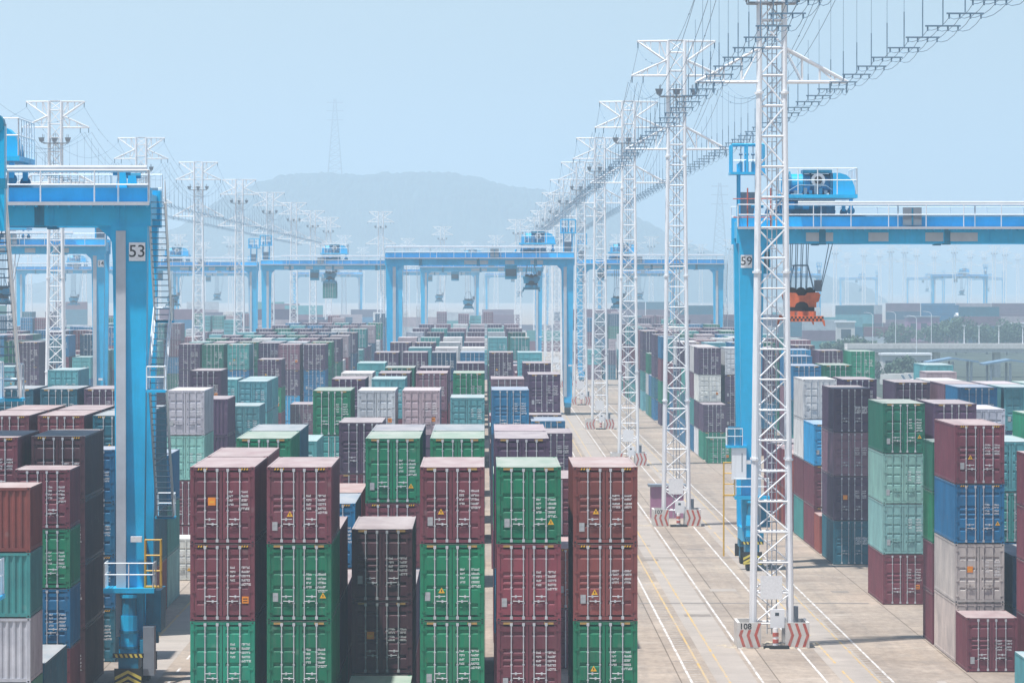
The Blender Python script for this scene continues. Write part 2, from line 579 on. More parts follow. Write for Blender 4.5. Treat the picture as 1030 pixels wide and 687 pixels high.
for Y, cs in ((398.5, 'd c _ _ p _'), (424.5, 'w d p g _ d'), (451.5, '_ G d _ _ _'), (478, 'c _ _ d _ d'), (552, 'd d n u d c'),
              (592, '_ c w w _ _'), (645, 'd d y d _ _'), (704, 'q t w q c t'), (776, 'w d k p w G'), (846, 'd t p d t d'), (930, 'd p w q d p')):
    for i, c in enumerate(cs.split()):
        if c != '_':
            yy = Y - 6 if (i == 5 and Y < 430) else Y
            S('A', i, yy, '%s %s %s %s' % (rnd.choice('mdgu'), rnd.choice('mdtp'), rnd.choice('mdnG'), c))
for Y in (411.5, 437.5, 465, 491, 504, 517, 530, 565, 578.5, 605, 618, 631.5):
    for i in range(6):
        if rnd.random() < 0.55 and not (Y < 530 and i == 3):
            n = rnd.choice((1, 2, 2, 3))
            S('A', i, Y, ' '.join(rnd.choice('mmdgGtnuywp') for _ in range(n)))
for Y in (658, 671, 684, 717, 730, 743, 757, 789, 802, 815, 829, 859, 872, 885, 899, 912):
    for i in range(6):
        if rnd.random() < 0.6:
            S('A', i, Y, ' '.join(rnd.choice('mmddgGtnuwwp') for _ in range(rnd.choice((2, 3, 3)))))
# --- left block (B) ----------------------------------------------------------------------------
S('B', 0, 219, 'v y:X t:X b:X', 'S', 20, end=True)
S('B', 0, 226, 'k')
S('B', 0, 240, 'm u:K g:K m:WK', 'S', 20)
S('B', 0, 249, 'D D D D:HW'); S('B', 1, 247, 'm d m m:HW'); S('B', 2, 249, 'd m g m')
S('B', 1, 232, 'm n'); S('B', 2, 232, 'm m t')
S('B', 0, 269, 'k u u:W u:W', 'S', 20)
S('B', 1, 288, 'm g m m:H'); S('B', 2, 288, 'm d m m'); S('B', 0, 288, 'm k k k')
S('B', 1, 301, 'm n m m'); S('B', 2, 301, 'm d m b'); S('B', 0, 301, 'm k k k'); S('B', 0, 314, 's t u')
S('B', 0, 343, 'w', 'S', 20)
S('B', 0, 355, 'm m s y:P'); S('B', 1, 361, 'm m d'); S('B', 2, 361, 'm d g d'); S('B', 3, 361, 'm m n k'); S('B', 4, 361, 'm d u k'); S('B', 5, 361, 'm d')
S('B', 0, 387, 'd m d d:X', 'S', end=True); S('B', 5, 440, 'm t s c'); S('B', 1, 437, 'm m d d:O')
S('B', 2, 420, 'm t g'); S('B', 3, 430, 'm p d'); S('B', 4, 440, 'q m')
S('B', 0, 441.5, 'm n c'); S('B', 0, 457, 'c t c c', 'S'); S('B', 0, 470, 's c c c', 'S'); S('B', 1, 466, 'm u t c', 'S')
S('B', 2, 480, 'm d g'); S('B', 3, 480, 'm q'); S('B', 4, 500, 'm u d'); S('B', 5, 500, 'd t w')
S('B', 1, 567, 'd m g d', 'SSSH'); S('B', 0, 580, 'm p')
S('B', 0, 624, 'm u u d:W'); S('B', 1, 624, 'l l d p:O'); S('B', 2, 640, 'm d n d:W'); S('B', 3, 624, 'm u u t'); S('B', 4, 624, 'm n m G:K'); S('B', 5, 628, 'm d d d:W')
for Y, cs in ((650, 'g y k G q t'), (690, 'd p c w d G'), (730, 'q d G d t d'), (775, 'd n d t d c'), (840, 't w d d G d'), (905, 'q p d u c d'), (964, 'v d t p d u')):
    for i, c in enumerate(cs.split()):
        S('B', i, Y + (5 if i == 2 and Y < 660 else 0), '%s %s %s %s' % (rnd.choice('mdgu'), rnd.choice('mdtp'), rnd.choice('mdnG'), c))
for Y in (663.5, 703, 717, 743, 757, 789, 802, 815, 853, 866, 880, 918, 931, 945):
    for i in range(6):
        if rnd.random() < 0.6:
            S('B', i, Y + 0.5, ' '.join(rnd.choice('mmddgGtnuwwp') for _ in range(rnd.choice((2, 3, 3)))))
# --- right block (C) ---------------------------------------------------------------------------
S('C', 0, 232, 'c', 'S', 20)
S('C', 0, 261.8, 'm:WP', 'S', 20)
S('C', 0, 268.5, 'e e:l u:HWR m:HWTP')
S('C', 1, 261, 'm o m m', 'S', 20); S('C', 1, 269, 'n n', 'S')
S('C', 0, 281.8, 'm m g G', 'S', 20); S('C', 1, 282.5, 'm u t c', 'S'); S('C', 2, 287, 'm m G v')
S('C', 0, 317, 'm:KO s:KP s:KP G:AKRP'); S('C', 1, 316, 'm d u d'); S('C', 2, 329, 'm g y y:K', 'SSHH'); S('C', 3, 329, 'm d p')
S('C', 0, 362, 'k:Z d:oW p:W d:Z'); S('C', 3, 365, 'm g d u'); S('C', 4, 365, 'm d n c'); S('C', 1, 362, 'm p'); S('C', 2, 365, 'm d g'); S('C', 5, 365, 'm m t q')
S('C', 3, 378, 'm d k p'); S('C', 4, 378, 'm d n q'); S('C', 5, 378, 'm t d s')
S('C', 0, 377, 'r', 'S', 20)
S('C', 0, 383.6, 'm m l'); S('C', 2, 384.6, 'm u m d'); S('C', 3, 391, 'm u m w:X', end=False)
S('C', 0, 396.5, 't m w w'); S('C', 1, 396.5, 'm u k d')
S('C', 0, 410, 'o r'); S('C', 0, 423, 'r o'); S('C', 4, 430, 'm d q q', 'H', 20)
S('C', 5, 467, 'm u t c'); S('C', 2, 466, 'm d t G'); S('C', 1, 462, 'm t k u'); S('C', 0, 440, 'm d'); S('C', 3, 470, 'm n d')
S('C', 2, 523, 'm d p u'); S('C', 3, 574, 'm t p l'); S('C', 4, 567, 'm n g d'); S('C', 5, 561, 'm m t v:K'); S('C', 4, 615, 'm u g d')
S('C', 0, 566, 'v', 'S', 20); S('C', 0, 578, 'v d:W'); S('C', 0, 591, 'w d w:O d:W'); S('C', 1, 591, 'm d d w'); S('C', 2, 591, 'm u d d')
S('C', 0, 604, 'u t p w'); S('C', 0, 617, 'n G d d'); S('C', 0, 630, 'u k t')
for Y, cs in ((644, 'd c u G _ _'), (690, 'c d w d p t'), (745, 'd G q u d c'), (800, 'd p t d G w'), (860, 'k d w p d d'), (930, 'd q d c u G')):
    for i, c in enumerate(cs.split()):
        if c != '_':
            S('C', i, Y, '%s %s %s %s' % (rnd.choice('ctgu'), rnd.choice('mGtk'), rnd.choice('mdnG'), c))
for Y in (657.5, 671, 703.5, 717, 758.5, 772, 813.5, 827, 873.5, 887, 900):
    for i in range(6):
        if rnd.random() < 0.65:
            S('C', i, Y, ' '.join(rnd.choice('mmddgGtnuwwp') for _ in range(rnd.choice((2, 3, 3, 4)))))
# --- far left block (D) ------------------------------------------------------------------------
for Y in (650, 664, 678, 735, 749, 800, 814, 870, 884, 940, 954, 1010):
    for i in range(6):
        if rnd.random() < 0.8:
            S('D', i, Y, ' '.join(rnd.choice('mmddpgtGtnuuc') for _ in range(rnd.choice((3, 4, 4)))))

# --- which containers the photograph shows ------------------------------------------------------
def find_visible():
    vs, fs, own = [], [], []
    for k, b in enumerate(BOXES):
        o = len(vs)
        for z in (b.z, b.z + b.h):
            for y in (b.Y, b.Y + b.L):
                for x in (b.x - W / 2, b.x + W / 2):
                    vs.append((x, y, z))
        for f in ((0, 2, 3, 1), (4, 5, 7, 6), (0, 1, 5, 4), (2, 6, 7, 3), (0, 4, 6, 2), (1, 3, 7, 5)):
            fs.append(tuple(i + o for i in f))
            own.append(k)
    g = len(vs)
    vs += [(-900, -10, 0), (900, -10, 0), (900, 3000, 0), (-900, 3000, 0)]
    fs.append((g, g + 1, g + 2, g + 3))
    own.append(-1)
    t = BVHTree.FromPolygons(vs, fs)
    o = Vector((0, 0, CAMH))
    for py in range(300, 687, 2):
        for px in range(0, 1030, 2):
            d = Vector(((px - VX) / FPX, 1.0, -(py - VY) / FPX))
            h = t.ray_cast(o, d)
            if h[2] is not None and own[h[2]] >= 0:
                BOXES[own[h[2]]].vis += 4
find_visible()
order = sorted([b for b in BOXES if b.vis >= 8], key=lambda b: -b.vis)
SHOWN = order[:300]
ids = set(id(b) for b in SHOWN)
REST = [b for b in BOXES if id(b) not in ids]
print('containers', len(BOXES), 'in view', len(order), 'as things', len(SHOWN))

ORD = ['nearest', 'second', 'third', 'fourth', 'fifth', 'sixth', 'seventh', 'eighth', 'ninth', 'tenth', 'eleventh', 'twelfth', 'thirteenth', 'fourteenth',
       'fifteenth', 'sixteenth', 'seventeenth', 'eighteenth', 'nineteenth', 'twentieth', 'twenty-first', 'twenty-second', 'twenty-third', 'twenty-fourth',
       'twenty-fifth', 'twenty-sixth', 'twenty-seventh', 'twenty-eighth', 'twenty-ninth', 'thirtieth']
LINE = {'A': ['leftmost', 'second', 'third', 'fourth', 'fifth', 'rightmost'], 'B': ['rightmost', 'fifth', 'fourth', 'third', 'second', 'leftmost'],
        'C': ['leftmost', 'second', 'third', 'fourth', 'fifth', 'rightmost'], 'D': ['rightmost', 'fifth', 'fourth', 'third', 'second', 'leftmost']}
BLK = {'A': 'middle block', 'B': 'left block', 'C': 'right block', 'D': 'far left block'}
for key in COLX:
    ys = sorted(set(b.Y for b in SHOWN if (b.block, b.col) == key))
    for b in SHOWN:
        if (b.block, b.col) == key:
            b.nth = ys.index(b.Y)

def label_of(b, flags):
    look = PAL[b.code][1]
    extra = ''
    if b.L < 7:
        extra = ' short'
    k = b.n - 1 - b.level
    if b.n == 1:
        lv = 'alone at ground level,'
    else:
        lv = ['topping', 'second from top in', 'third from top in', 'lowest in'][min(k, 3)]
    if b.n == 1:
        return '%s%s container %s %s in the %s line of %s' % (look, extra, lv, ORD[min(b.nth, 29)], LINE[b.block][b.col], BLK[b.block])
    return '%s%s container %s the %s stack, %s line of %s' % (look, extra, lv, ORD[min(b.nth, 29)], LINE[b.block][b.col], BLK[b.block])

def decode(b):
    """door fittings by flag letters, or by chance where the photo gives none"""
    f = b.fl
    r = random.Random(int(b.Y * 10) + b.col * 7 + b.level * 131 + ord(b.block))
    mk = 0 if 'K' in f else 1 if 'W' in f else 2 if 'Z' in f else r.choice((0, 0, 1))
    st = []
    if 'T' in f: st.append('tri')
    if 'R' in f: st.append('trr')
    if 'L' in f: st.append('tri')
    if 'P' in f: st.append('plate')
    if 'O' in f: st.append('ora')
    if 'o' in f or 'l' in f: st.append('orl')
    if 'H' in f: st.append('haz')
    elif 'A' in f: st.append('amb')
    if not f:
        if STY[b.code] == 0: st.append(r.choice(('haz', 'amb', 'haz')))
        elif STY[b.code] == 1: st.append('amb')
        if r.random() < 0.45: st.append(r.choice(('tri', 'trr', 'plate', 'ora')))
        if r.random() < 0.4: st.append('plate')
    return mk, list(dict.fromkeys(st))

def tint(b):
    r = random.Random(int(b.Y * 7) + b.col * 31 + b.level * 17)
    k = r.uniform(0.86, 1.14)
    return tuple(max(0.0, c * k * r.uniform(0.95, 1.05)) for c in PAL[b.code][0])

GROUP = 'shipping containers stacked in the yard'
def build_container(b):
    color = tint(b)
    lod = 0 if b.vis >= 420 else 1 if b.vis >= 60 else 2
    hk = 'H' if b.h > 2.7 else 'S'
    sty = STY[b.code]
    mk, st = decode(b)
    end = b.end
    if lod == 2:
        def tiny():
            q = body_mb(b.L, b.h, 2, both=end)
            if not end:
                for sd in (-1, 1):
                    q2 = door_mb(b.h, sd, sty, 2, True)
                    q.v, n0 = q.v, len(q.v)
                    q.add(q2.v, q2.f, 'paint')
                    q.m[-len(q2.f):] = q2.m
            q3 = roof_mb(b.L, b.h, 2)
            q.add(q3.v, q3.f, 'roof')
            return q
        o = link('shipping_container', cached(('container_shell', 'tiny', b.L, hk, sty, end), tiny), color=color)
    else:
        o = link('shipping_container', cached(('container_shell', lod, b.L, hk, end), lambda: body_mb(b.L, b.h, lod, both=end)), color=color)
        link('roof', cached(('roof', lod, b.L, hk), lambda: roof_mb(b.L, b.h, lod)), o, color=color)
        if not end:
            for sd in (-1, 1):
                d = link('door', cached(('door', lod, hk, sd, sty), lambda: door_mb(b.h, sd, sty, lod, lod == 1)), o, color=color)
                if lod == 0:
                    for bx in BARX[sd]:
                        link('locking_bar', cached(('locking_bar', hk, bx, sd, sty), lambda: bar_mb(b.h, bx, sd, sty)), d, color=color)
            if lod == 0 or b.vis > 160:
                rr = random.Random(int(b.Y * 3) + b.col * 5 + b.level * 77)
                mk2 = mk + 3 * rr.randint(0, 2)
                link('lettering', cached(('lettering', hk, mk2), lambda: marking_mb(b.h, mk2)), o, loc=(rr.uniform(-0.05, 0.03), 0, rr.uniform(-0.28, 0.18)))
            rr = random.Random(int(b.Y * 11) + b.col * 3 + b.level * 7)
            for s in st:
                if lod == 0 or s not in ('haz', 'plate'):
                    link(STK[s], cached((STK[s], s, hk), lambda: sticker_mb(s, b.h)), o, loc=(0, 0, 0) if s in ('haz', 'amb') else (rr.uniform(-0.06, 0.06), 0, rr.uniform(-0.1, 0.25)))
                    if s in ('haz', 'amb'):
                        link(STK[s], cached((STK[s], s, hk), None), o, loc=(1.54, 0, 0))
    o.location = (b.x, b.Y, b.z)
    tag(o, label_of(b, st), 'container', GROUP)
    return o
for b in SHOWN:
    build_container(b)

# hidden or very small containers: one mesh
FIX = {}
def fixmat(code, roof):
    k = 'fix_%s_%d' % (code, roof)
    if k not in M:
        M[k] = container_paint('yard_container_' + PAL[code][1].replace(' ', '_') + ('_roof' if roof else ''), PAL[code][0], roof)
    return k
def simple_box(q, x, y, z, L, h, code, wx=W, along=False):
    p, rf = fixmat(code, False), fixmat(code, True)
    w2 = wx / 2
    q.box(x - w2, y, z, x + w2, y + L, z + h - 0.004, p)
    q.box(x - w2 + 0.02, y + 0.02, z + h - 0.01, x + w2 - 0.02, y + L - 0.02, z + h, rf)
    if not along:
        for bx in (-0.66, -0.2, 0.2, 0.66):
            q.box(x + bx - 0.025, y - 0.02, z + 0.08, x + bx + 0.025, y - 0.001, z + h - 0.08, 'bar' if STY[code] != 2 else p)
        for sx in (-1, 1):
            xa = x + (0.08 if sx > 0 else -1.1)
            for g in (0.2, 0.45, 0.7):
                q.box(xa, y - 0.008, z + g * h, xa + 1.02, y - 0.001, z + g * h + 0.1, 'dark')  # dark strips paint the shade of door grooves on flat fronts
q = MB()
for b in REST:
    simple_box(q, b.x, b.Y, b.z, b.L, b.h, b.code)
tag(link('remaining_container_stacks', q.mesh('remaining_container_stacks')), 'lower and farther containers filling the stacked rows of the yard', 'containers', kind='stuff')

# ------------------------------------------------------------------ far yard beyond the blocks
q = MB()
r2 = random.Random(31)
def far_rows(x0, x1, y, prob, side_on=True, hmax=4, cols='ddpptcGkuwqmny'):
    x = x0
    while x < x1:
        if r2.random() < prob:
            n = r2.randint(1, hmax)
            z = 0.0
            for k in range(n):
                c = r2.choice(cols)
                if side_on:
                    simple_box(q, x + 6.1, y, z, W, HH, c, 12.19, True)
                else:
                    simple_box(q, x + 1.3, y, z, 12.19, HH, c)
                z += HH + 0.02
        x += 12.6 if side_on else 2.9
for y in (1060, 1120, 1190, 1270, 1360):
    for (a, b_) in ((-118, -106), (-98, -72), (-68, -48), (-40, -20), (-12, 8), (20, 40)):
        far_rows(a, b_, y, 0.75, False, 4)
for y in (1500, 1620, 1750, 1900, 2100):
    far_rows(-190, 120, y, 0.7, True, 4)
for y in (1650, 1790, 1950):
    far_rows(118, 262, y, 0.8, True, 4, 'ddppuukqny')
tag(link('distant_container_yard', q.mesh('distant_container_yard')), 'hazy rows of stacked containers in the yards far beyond the cranes', 'containers', kind='stuff')

# ------------------------------------------------------------------ lattice masts
HT = 37.3
def hw(z):
    """half width of the mast at height z"""
    return 0.97 if z <= 0 else (0.97 - (0.97 - 0.64) * min(z, 28.8) / 28.8)

def mast_parts():
    P = []
    legs = []
    for sx in (-1, 1):
        for sy in (-1, 1):
            b = MB()
            b.tube((sx * hw(0), sy * hw(0), 0), (sx * hw(28.8), sy * hw(28.8), 28.8), 0.145, 'white', 8, 0.12)
            b.tube((sx * hw(28.8), sy * hw(28.8), 28.8), (sx * 0.64, sy * 0.64, HT), 0.115, 'white', 8)
            for z in (9.6, 19.2, 28.4):
                b.tube((sx * hw(z), sy * hw(z), z - 0.06), (sx * hw(z), sy * hw(z), z + 0.06), 0.205, 'white', 8)
            P.append(('leg', b))
    b = MB()
    z, k = 1.2, 0
    while z < HT - 0.4:
        z2 = min(z + (1.56 if z < 28 else 1.42), HT)
        w0, w1 = hw(z), hw(z2)
        for face in range(4):
            def pt(s, w, zz):
                return [(s * w, -w, zz), (w, s * w, zz), (-s * w, w, zz), (-w, -s * w, zz)][face]
            b.tube(pt(-1, w0, z), pt(1, w0, z), 0.05, 'white', 5)
            s = 1 if (k + face) % 2 == 0 else -1
            b.tube(pt(-s, w0, z), pt(s, w1, z2), 0.045, 'white', 5)
        z, k = z2, k + 1
    for face in range(4):
        w = 0.64
        for p, r_ in ((((-w, -w), (w, -w)), 0), (((w, -w), (w, w)), 0), (((w, w), (-w, w)), 0), (((-w, w), (-w, -w)), 0)):
            b.tube((*p[0], HT), (*p[1], HT), 0.05, 'white', 5)
    P.append(('bracing', b))
    b = MB()
    for x in (-0.22, 0.02, 0.26):
        b.tube((x, 0.1, 0.6), (x, 0.1, 34), 0.028, 'lgrey', 4)
    z = 0.9
    while z < 34:
        b.tube((-0.24, 0.1, z), (0.28, 0.1, z), 0.02, 'lgrey', 4)
        z += 0.5
    P.append(('ladder', b))
    # crossarms
    def arm(zf, rise, half, tip_up):
        b = MB()
        for sx in (-1, 1):
            for sy in (-0.64, 0.64):
                tip = (sx * half, 0.0 if half < 3.3 else sy * 0.35, zf)
                root_a = (sx * 0.64, sy, zf)
                root_b = (sx * 0.64, sy, zf + rise)
                b.tube(root_a, tip, 0.07, 'white', 6)
                b.tube(root_b, tip, 0.075, 'white', 6)
                A, B_ = Vector(root_a), Vector(root_b)
                T = Vector(tip)
                for i, f in enumerate((0.28, 0.56, 0.8)):
                    p1 = A.lerp(T, f)
                    p2 = B_.lerp(T, f)
                    b.tube(p1, p2, 0.032, 'white', 4)
                    p3 = B_.lerp(T, max(0, f - 0.28)) if i % 2 == 0 else p2
                    b.tube(p1, p3, 0.03, 'white', 4)
            b.tube((sx * half, -0.3, zf), (sx * half, 0.3, zf), 0.06, 'white', 5)
            b.tube((sx * (half - 0.05), 0, zf), (sx * (half - 0.05), 0, zf - 0.55), 0.05, 'wire', 5)
            if half > 3.2:
                b.tube((sx * (half - 0.9), 0, zf), (sx * (half - 0.9), 0, zf - 0.55), 0.05, 'wire', 5)
        return b
    P.append(('crossarm', arm(HT - 0.05, -1.65, 3.0, True)))
    P.append(('crossarm', arm(34.6, 1.25, 3.45, False)))
    P.append(('crossarm', arm(28.95, 1.75, 3.9, False)))
    b = MB()
    b.box(-1.25, -0.95, 32.95, 1.25, 0.95, 33.03, 'grey')
    for x in (-1.25, 1.25):
        b.tube((x, -0.95, 33.0), (x, -0.95, 33.9), 0.025, 'grey', 4)
        b.tube((x, 0.95, 33.0), (x, 0.95, 33.9), 0.025, 'grey', 4)
    P.append(('platform', b))
    for x, tilt in ((-1.35, -1), (0, 0), (1.35, 1)):
        b = MB()
        b.taper((x, -1.0, 33.1), 0.35, 0.3, (x, -1.05, 33.55), 0.62, 0.45, 'grey')
        b.tube((x, -0.9, 33.0), (x, -0.9, 33.3), 0.05, 'grey', 5)
        P.append(('floodlight', b))
    b = MB()
    b.box(-0.62, -0.99, 2.45, 0.50, -0.955, 3.65, 'mark')
    P.append(('sign_panel', b))
    b = MB()
    b.box(-0.12, -1.25, 1.0, 0.60, -0.98, 1.95, 'white')
    b.box(0.12, -1.256, 1.62, 0.32, -1.249, 1.78, 'glass')
    P.append(('switch_box', b))
    b = MB()
    b.box(1.0, -0.5, 1.0, 1.35, 0.1, 2.05, 'grey')
    P.append(('junction_box', b))
    return P

mast0 = tag(link('lattice_mast', None, loc=(14.75, 281, 0)), 'white lattice mast rising from the striped barriers numbered 108', 'mast', 'white lattice masts carrying overhead lines')
for nm, b in mast_parts():
    part(nm, b, mast0)
ROWR = [281 + 140 * k for k in range(0, 10)]
ROWL = [561 + 140 * k for k in range(0, 8)]
ROWLL = [1191 + 140 * k for k in range(0, 4)]
MORD = ['nearest', 'second', 'third', 'fourth', 'fifth', 'sixth', 'seventh', 'eighth', 'ninth', 'tenth', 'eleventh']
jobs = []
for k, Y in enumerate(ROWR):
    if k == 0:
        continue
    if k == 1:
        lb = 'white lattice mast rising from the striped barriers numbered 107'
    else:
        lb = 'white lattice mast, %s in the row right of the middle block' % MORD[k]
    jobs.append((14.75, Y, lb))
for k, Y in enumerate(ROWL):
    jobs.append((-44.0, Y, 'white lattice mast, %s in the row left of the left block' % MORD[k]))
for k, Y in enumerate(ROWLL):
    jobs.append((-103.0, Y, 'pale lattice mast, %s in the row at the far left edge' % MORD[k]))
# masts of the yards beyond: (pixel x, pixel y of top)
FARM = [(383, 213), (445, 228), (521, 221), (499, 237), (346, 237), (896, 245), (922, 250), (960, 246), (976, 252), (1011, 249), (869, 250), (1024, 255), (852, 254), (410, 240), (470, 243),
        (655, 238), (622, 236), (705, 246), (735, 241), (262, 240), (232, 238),
        (330, 246), (365, 249), (425, 247), (540, 241), (560, 244), (590, 240), (640, 244), (690, 242), (755, 246), (780, 244), (840, 247), (885, 251), (940, 252), (990, 253), (180, 236),
        (205, 244), (160, 240), (30, 236), (85, 238), (910, 246), (1000, 247)]
FARM_LB = []
far_pos = []
for i, (px, py) in enumerate(FARM):
    s_ = (VY - py) / (HT - CAMH)
    Y = FPX / s_
    far_pos.append(((px - VX) / s_, Y))
farL = sorted([p for p in far_pos if p[0] <= 90], key=lambda p: p[0] / p[1])
farR = sorted([p for p in far_pos if p[0] > 90], key=lambda p: p[0] / p[1])
for k, (X, Y) in enumerate(farL):
    jobs.append((X, Y, 'pale distant lattice mast beyond the gantry cranes, %s from left of the far masts' % (['first'] + ORD[1:])[k]))
for k, (X, Y) in enumerate(farR):
    jobs.append((X, Y, 'pale distant lattice mast in haze at right, %s from the orange spreader' % (['first'] + ORD[1:])[k]))
def mast_far_mesh():
    q = MB()
    for nm, b in mast_parts():
        if nm in ('ladder', 'sign_panel', 'switch_box', 'junction_box'):
            continue
        n0 = len(q.f)
        q.add(b.v, b.f, 'white')
        q.m[n0:] = b.m
    return q.mesh('lattice_mast')
M['white_far'] = M['white']
FARMAST = mast_far_mesh()
index_children()
for (X, Y, lb) in jobs:
    if Y > 1250:
        o = link('lattice_mast', FARMAST)
        o['category'] = 'mast'
        o['group'] = mast0['group']
    else:
        o = copy_tree(mast0)
    o.location = (X, Y, 0)
    o['label'] = lb

# barriers at the mast feet
def barrier_mb(side):
    b = MB()
    x0, x1 = (-1.85, -0.62) if side < 0 else (0.62, 1.85)
    b.box(x0, -1.85, 0.02, x1, -1.70, 1.30, 'conc')
    xo = x0 if side < 0 else x1
    xa, xb = (xo, xo + 0.15) if side < 0 else (xo - 0.15, xo)
    b.box(xa, -1.70, 0.02, xb, 1.85, 1.30, 'conc')
    b.box(min(x0, x1), 1.70, 0.02, max(x0, x1), 1.85, 1.30, 'conc') if False else None
    b.box(x0 + (0.15 if side < 0 else 0), 1.70, 0.02, x1 - (0 if side < 0 else 0.15), 1.85, 1.30, 'conc')
    return b
def chevrons_mb(side):
    b = MB()
    x0, x1 = (-1.82, -0.65) if side < 0 else (0.65, 1.82)
    n = 3
    pit = (x1 - x0) / n
    for k in range(n):
        xs = x0 + k * pit + 0.06
        w, a = 0.15, 0.20
        # side < 0 points left, side > 0 points right
        zt = 1.27 if not (side < 0 and k < 2) else 0.93
        for (za, zb) in ((0.06, 0.66), (0.66, zt)):
            fa = abs(za - 0.66) / 0.6
            fb = abs(zb - 0.66) / 0.6
            xa = xs + (a * fa if side < 0 else a * (1 - fa))
            xb = xs + (a * fb if side < 0 else a * (1 - fb))
            b.prism_xz([(xa, za), (xa + w, za), (xb + w, zb), (xb, zb)], -1.856, -1.852, 'red')
    return b
bb = {s: barrier_mb(s).mesh('mast_barrier') for s in (-1, 1)}
cb = {s: chevrons_mb(s).mesh('chevron_marking') for s in (-1, 1)}
NUM = {0: '108', 1: '107'}
for k, Y in enumerate(ROWR[:6]):
    for s in (-1, 1):
        o = link('mast_barrier', bb[s], loc=(14.75, Y, 0))
        who = 'mast 108' if k == 0 else 'mast 107' if k == 1 else 'the %s mast of right row' % MORD[k]
        extra = ' numbered %s' % NUM[k] if (k in NUM and s < 0) else ''
        tag(o, 'concrete barrier%s with red chevrons, %s foot of %s' % (extra, 'left' if s < 0 else 'right', who), 'barrier', 'red striped barriers at the mast feet')
        link('chevron_marking', cb[s], o)
        if s < 0 and k in NUM:
            t = text_mb(NUM[k], 0.42, 'black', bold=0.008).mesh('number')
            link('number', t, o, loc=(-1.42, -1.856, 1.10))
    if k < 5:
        b = MB()
        b.tube((0, -2.15, 0.16), (0, -2.15, 1.05), 0.15, 'mark', 12, 0.13)
        o = part('bollard', b, None, loc=(14.85, Y, 0))
        b = MB()
        for z in (0.28, 0.62):
            b.tube((0, -2.15, z), (0, -2.15, z + 0.2), 0.155, 'red', 12)
        part('band', b, o)
        b = MB(); b.box(-0.62, -2.55, 0.004, 0.68, -1.98, 0.16, 'black')
        part('rubber_base', b, o)
        tag(o, 'red banded bollard on black base before %s' % who, 'bollard', 'banded bollards at the mast feet')
        rr = random.Random(k)
        b = MB()
        for i in range(46):
            a, d = rr.uniform(0, 2 * PI), rr.uniform(1.6, 2.6)
            x, y = d * math.cos(a) * 1.1, d * math.sin(a)
            s_ = rr.uniform(0.05, 0.2)
            b.taper((x, y, 0.0), s_ * 2, s_ * 2, (x, y, s_ * 0.35), s_ * 0.9, s_ * 0.9, 'sand')
        tag(part('rubble', b, None, loc=(14.75, Y, 0.0)), 'loose grit and rubble on the ground around %s' % who, 'rubble', kind='stuff')

# ------------------------------------------------------------------ overhead lines
def span_parts(Ls):
    """one span of contact line: four conductors on spreader bars hung from a messenger wire. local x = centre of the four wires, y from 0 to Ls"""
    n = int(Ls // 10)
    ys = [Ls * (i + 0.5) / n for i in range(n)]
    zc = 28.62
    cond = MB()
    for i in range(4):
        x = -0.6 + 0.4 * i
        pts = [(x, 0, zc - 0.05)]
        prev = 0
        for y in ys + [Ls]:
            for t in (0.2, 0.5, 0.8, 1.0):
                pts.append((x, prev + (y - prev) * t, zc - (0.20 + 0.06 * math.sin(y + i)) * 4 * t * (1 - t)))
            prev = y
        cond.path(pts, 0.014, 'wire', 4)
    def sag(y):
        t = y / Ls
        return 34.1 - 4 * 3.2 * t * (1 - t)
    mess = MB()
    for sx in (-0.35, 0.35):
        mess.path([(sx, Ls * i / 24, sag(Ls * i / 24)) for i in range(25)], 0.016, 'wire', 4)
    drop = []
    for y in ys:
        d = MB()
        d.tube((0, 0, 0.15), (0, 0, sag(y) - zc), 0.010, 'wire', 4)
        d.tube((0, 0, 0.2), (0, 0, min(sag(y) - zc, 1.7)), 0.026, 'wire', 5)
        drop.append(d)
    bar = MB()
    bar.box(-0.70, -0.045, 0.12, 0.70, 0.045, 0.18, 'wire')
    for i in range(4):
        x = -0.6 + 0.4 * i
        bar.tube((x, 0, 0.12), (x, 0, -0.05), 0.035, 'wire', 5)
    return cond, mess, drop, bar, ys, zc
cond, mess, drop, bar, ys, zc = span_parts(140.0)
SP = dict(conductor=cond.mesh('conductor'), messenger_wire=mess.mesh('messenger_wire'), bar=bar.mesh('spreader_bar'))
q = MB()
for b in (cond, mess):
    q.add(b.v, b.f, 'wire')
for y, d in zip(ys, drop):
    q.add([(x, yy + y, z + zc) for x, yy, z in d.v], d.f, 'wire')
    q.add([(x, yy * 0.6 + y, z * 0.6 + zc) for x, yy, z in bar.v], bar.f, 'wire')
DROPS = [d.mesh('dropper') for d in drop]
SPFAR = q.mesh('overhead_line')
def span(X, Y, label, near):
    if near:
        o = link('overhead_line', SP['conductor'], loc=(X, Y, 0))
        link('messenger_wire', SP['messenger_wire'], o)
        for y, d in zip(ys, DROPS):
            b = link('spreader_bar', SP['bar'], o, loc=(0, y, zc))
            link('dropper', d, b)
    else:
        o = link('overhead_line', SPFAR, loc=(X, Y, 0))
    tag(o, label, 'overhead line', 'overhead power lines along the mast rows')
names = ['in front of the nearest mast', 'between mast 108 and mast 107'] + ['between the %s and %s masts' % (MORD[i], MORD[i + 1]) for i in range(1, 9)]
for k in range(0, 9):
    Y = 141 + 140 * k
    for sd, nm in ((-1, 'left'), (1, 'right')):
        span(14.75 + sd * 3.35, Y, 'overhead line with spreader bars %s, %s side of right row' % (names[k], nm), k < 4)
for k in range(0, 7):
    Y = 421 + 140 * k
    w_ = 'before the nearest mast' if k == 0 else 'between the %s and %s masts' % (MORD[k - 1], MORD[k])
    for sd, nm in ((-1, 'left'), (1, 'right')):
        span(-44.0 + sd * 3.35, Y, 'overhead line with bars %s, %s side of left row' % (w_, nm), k < 1)
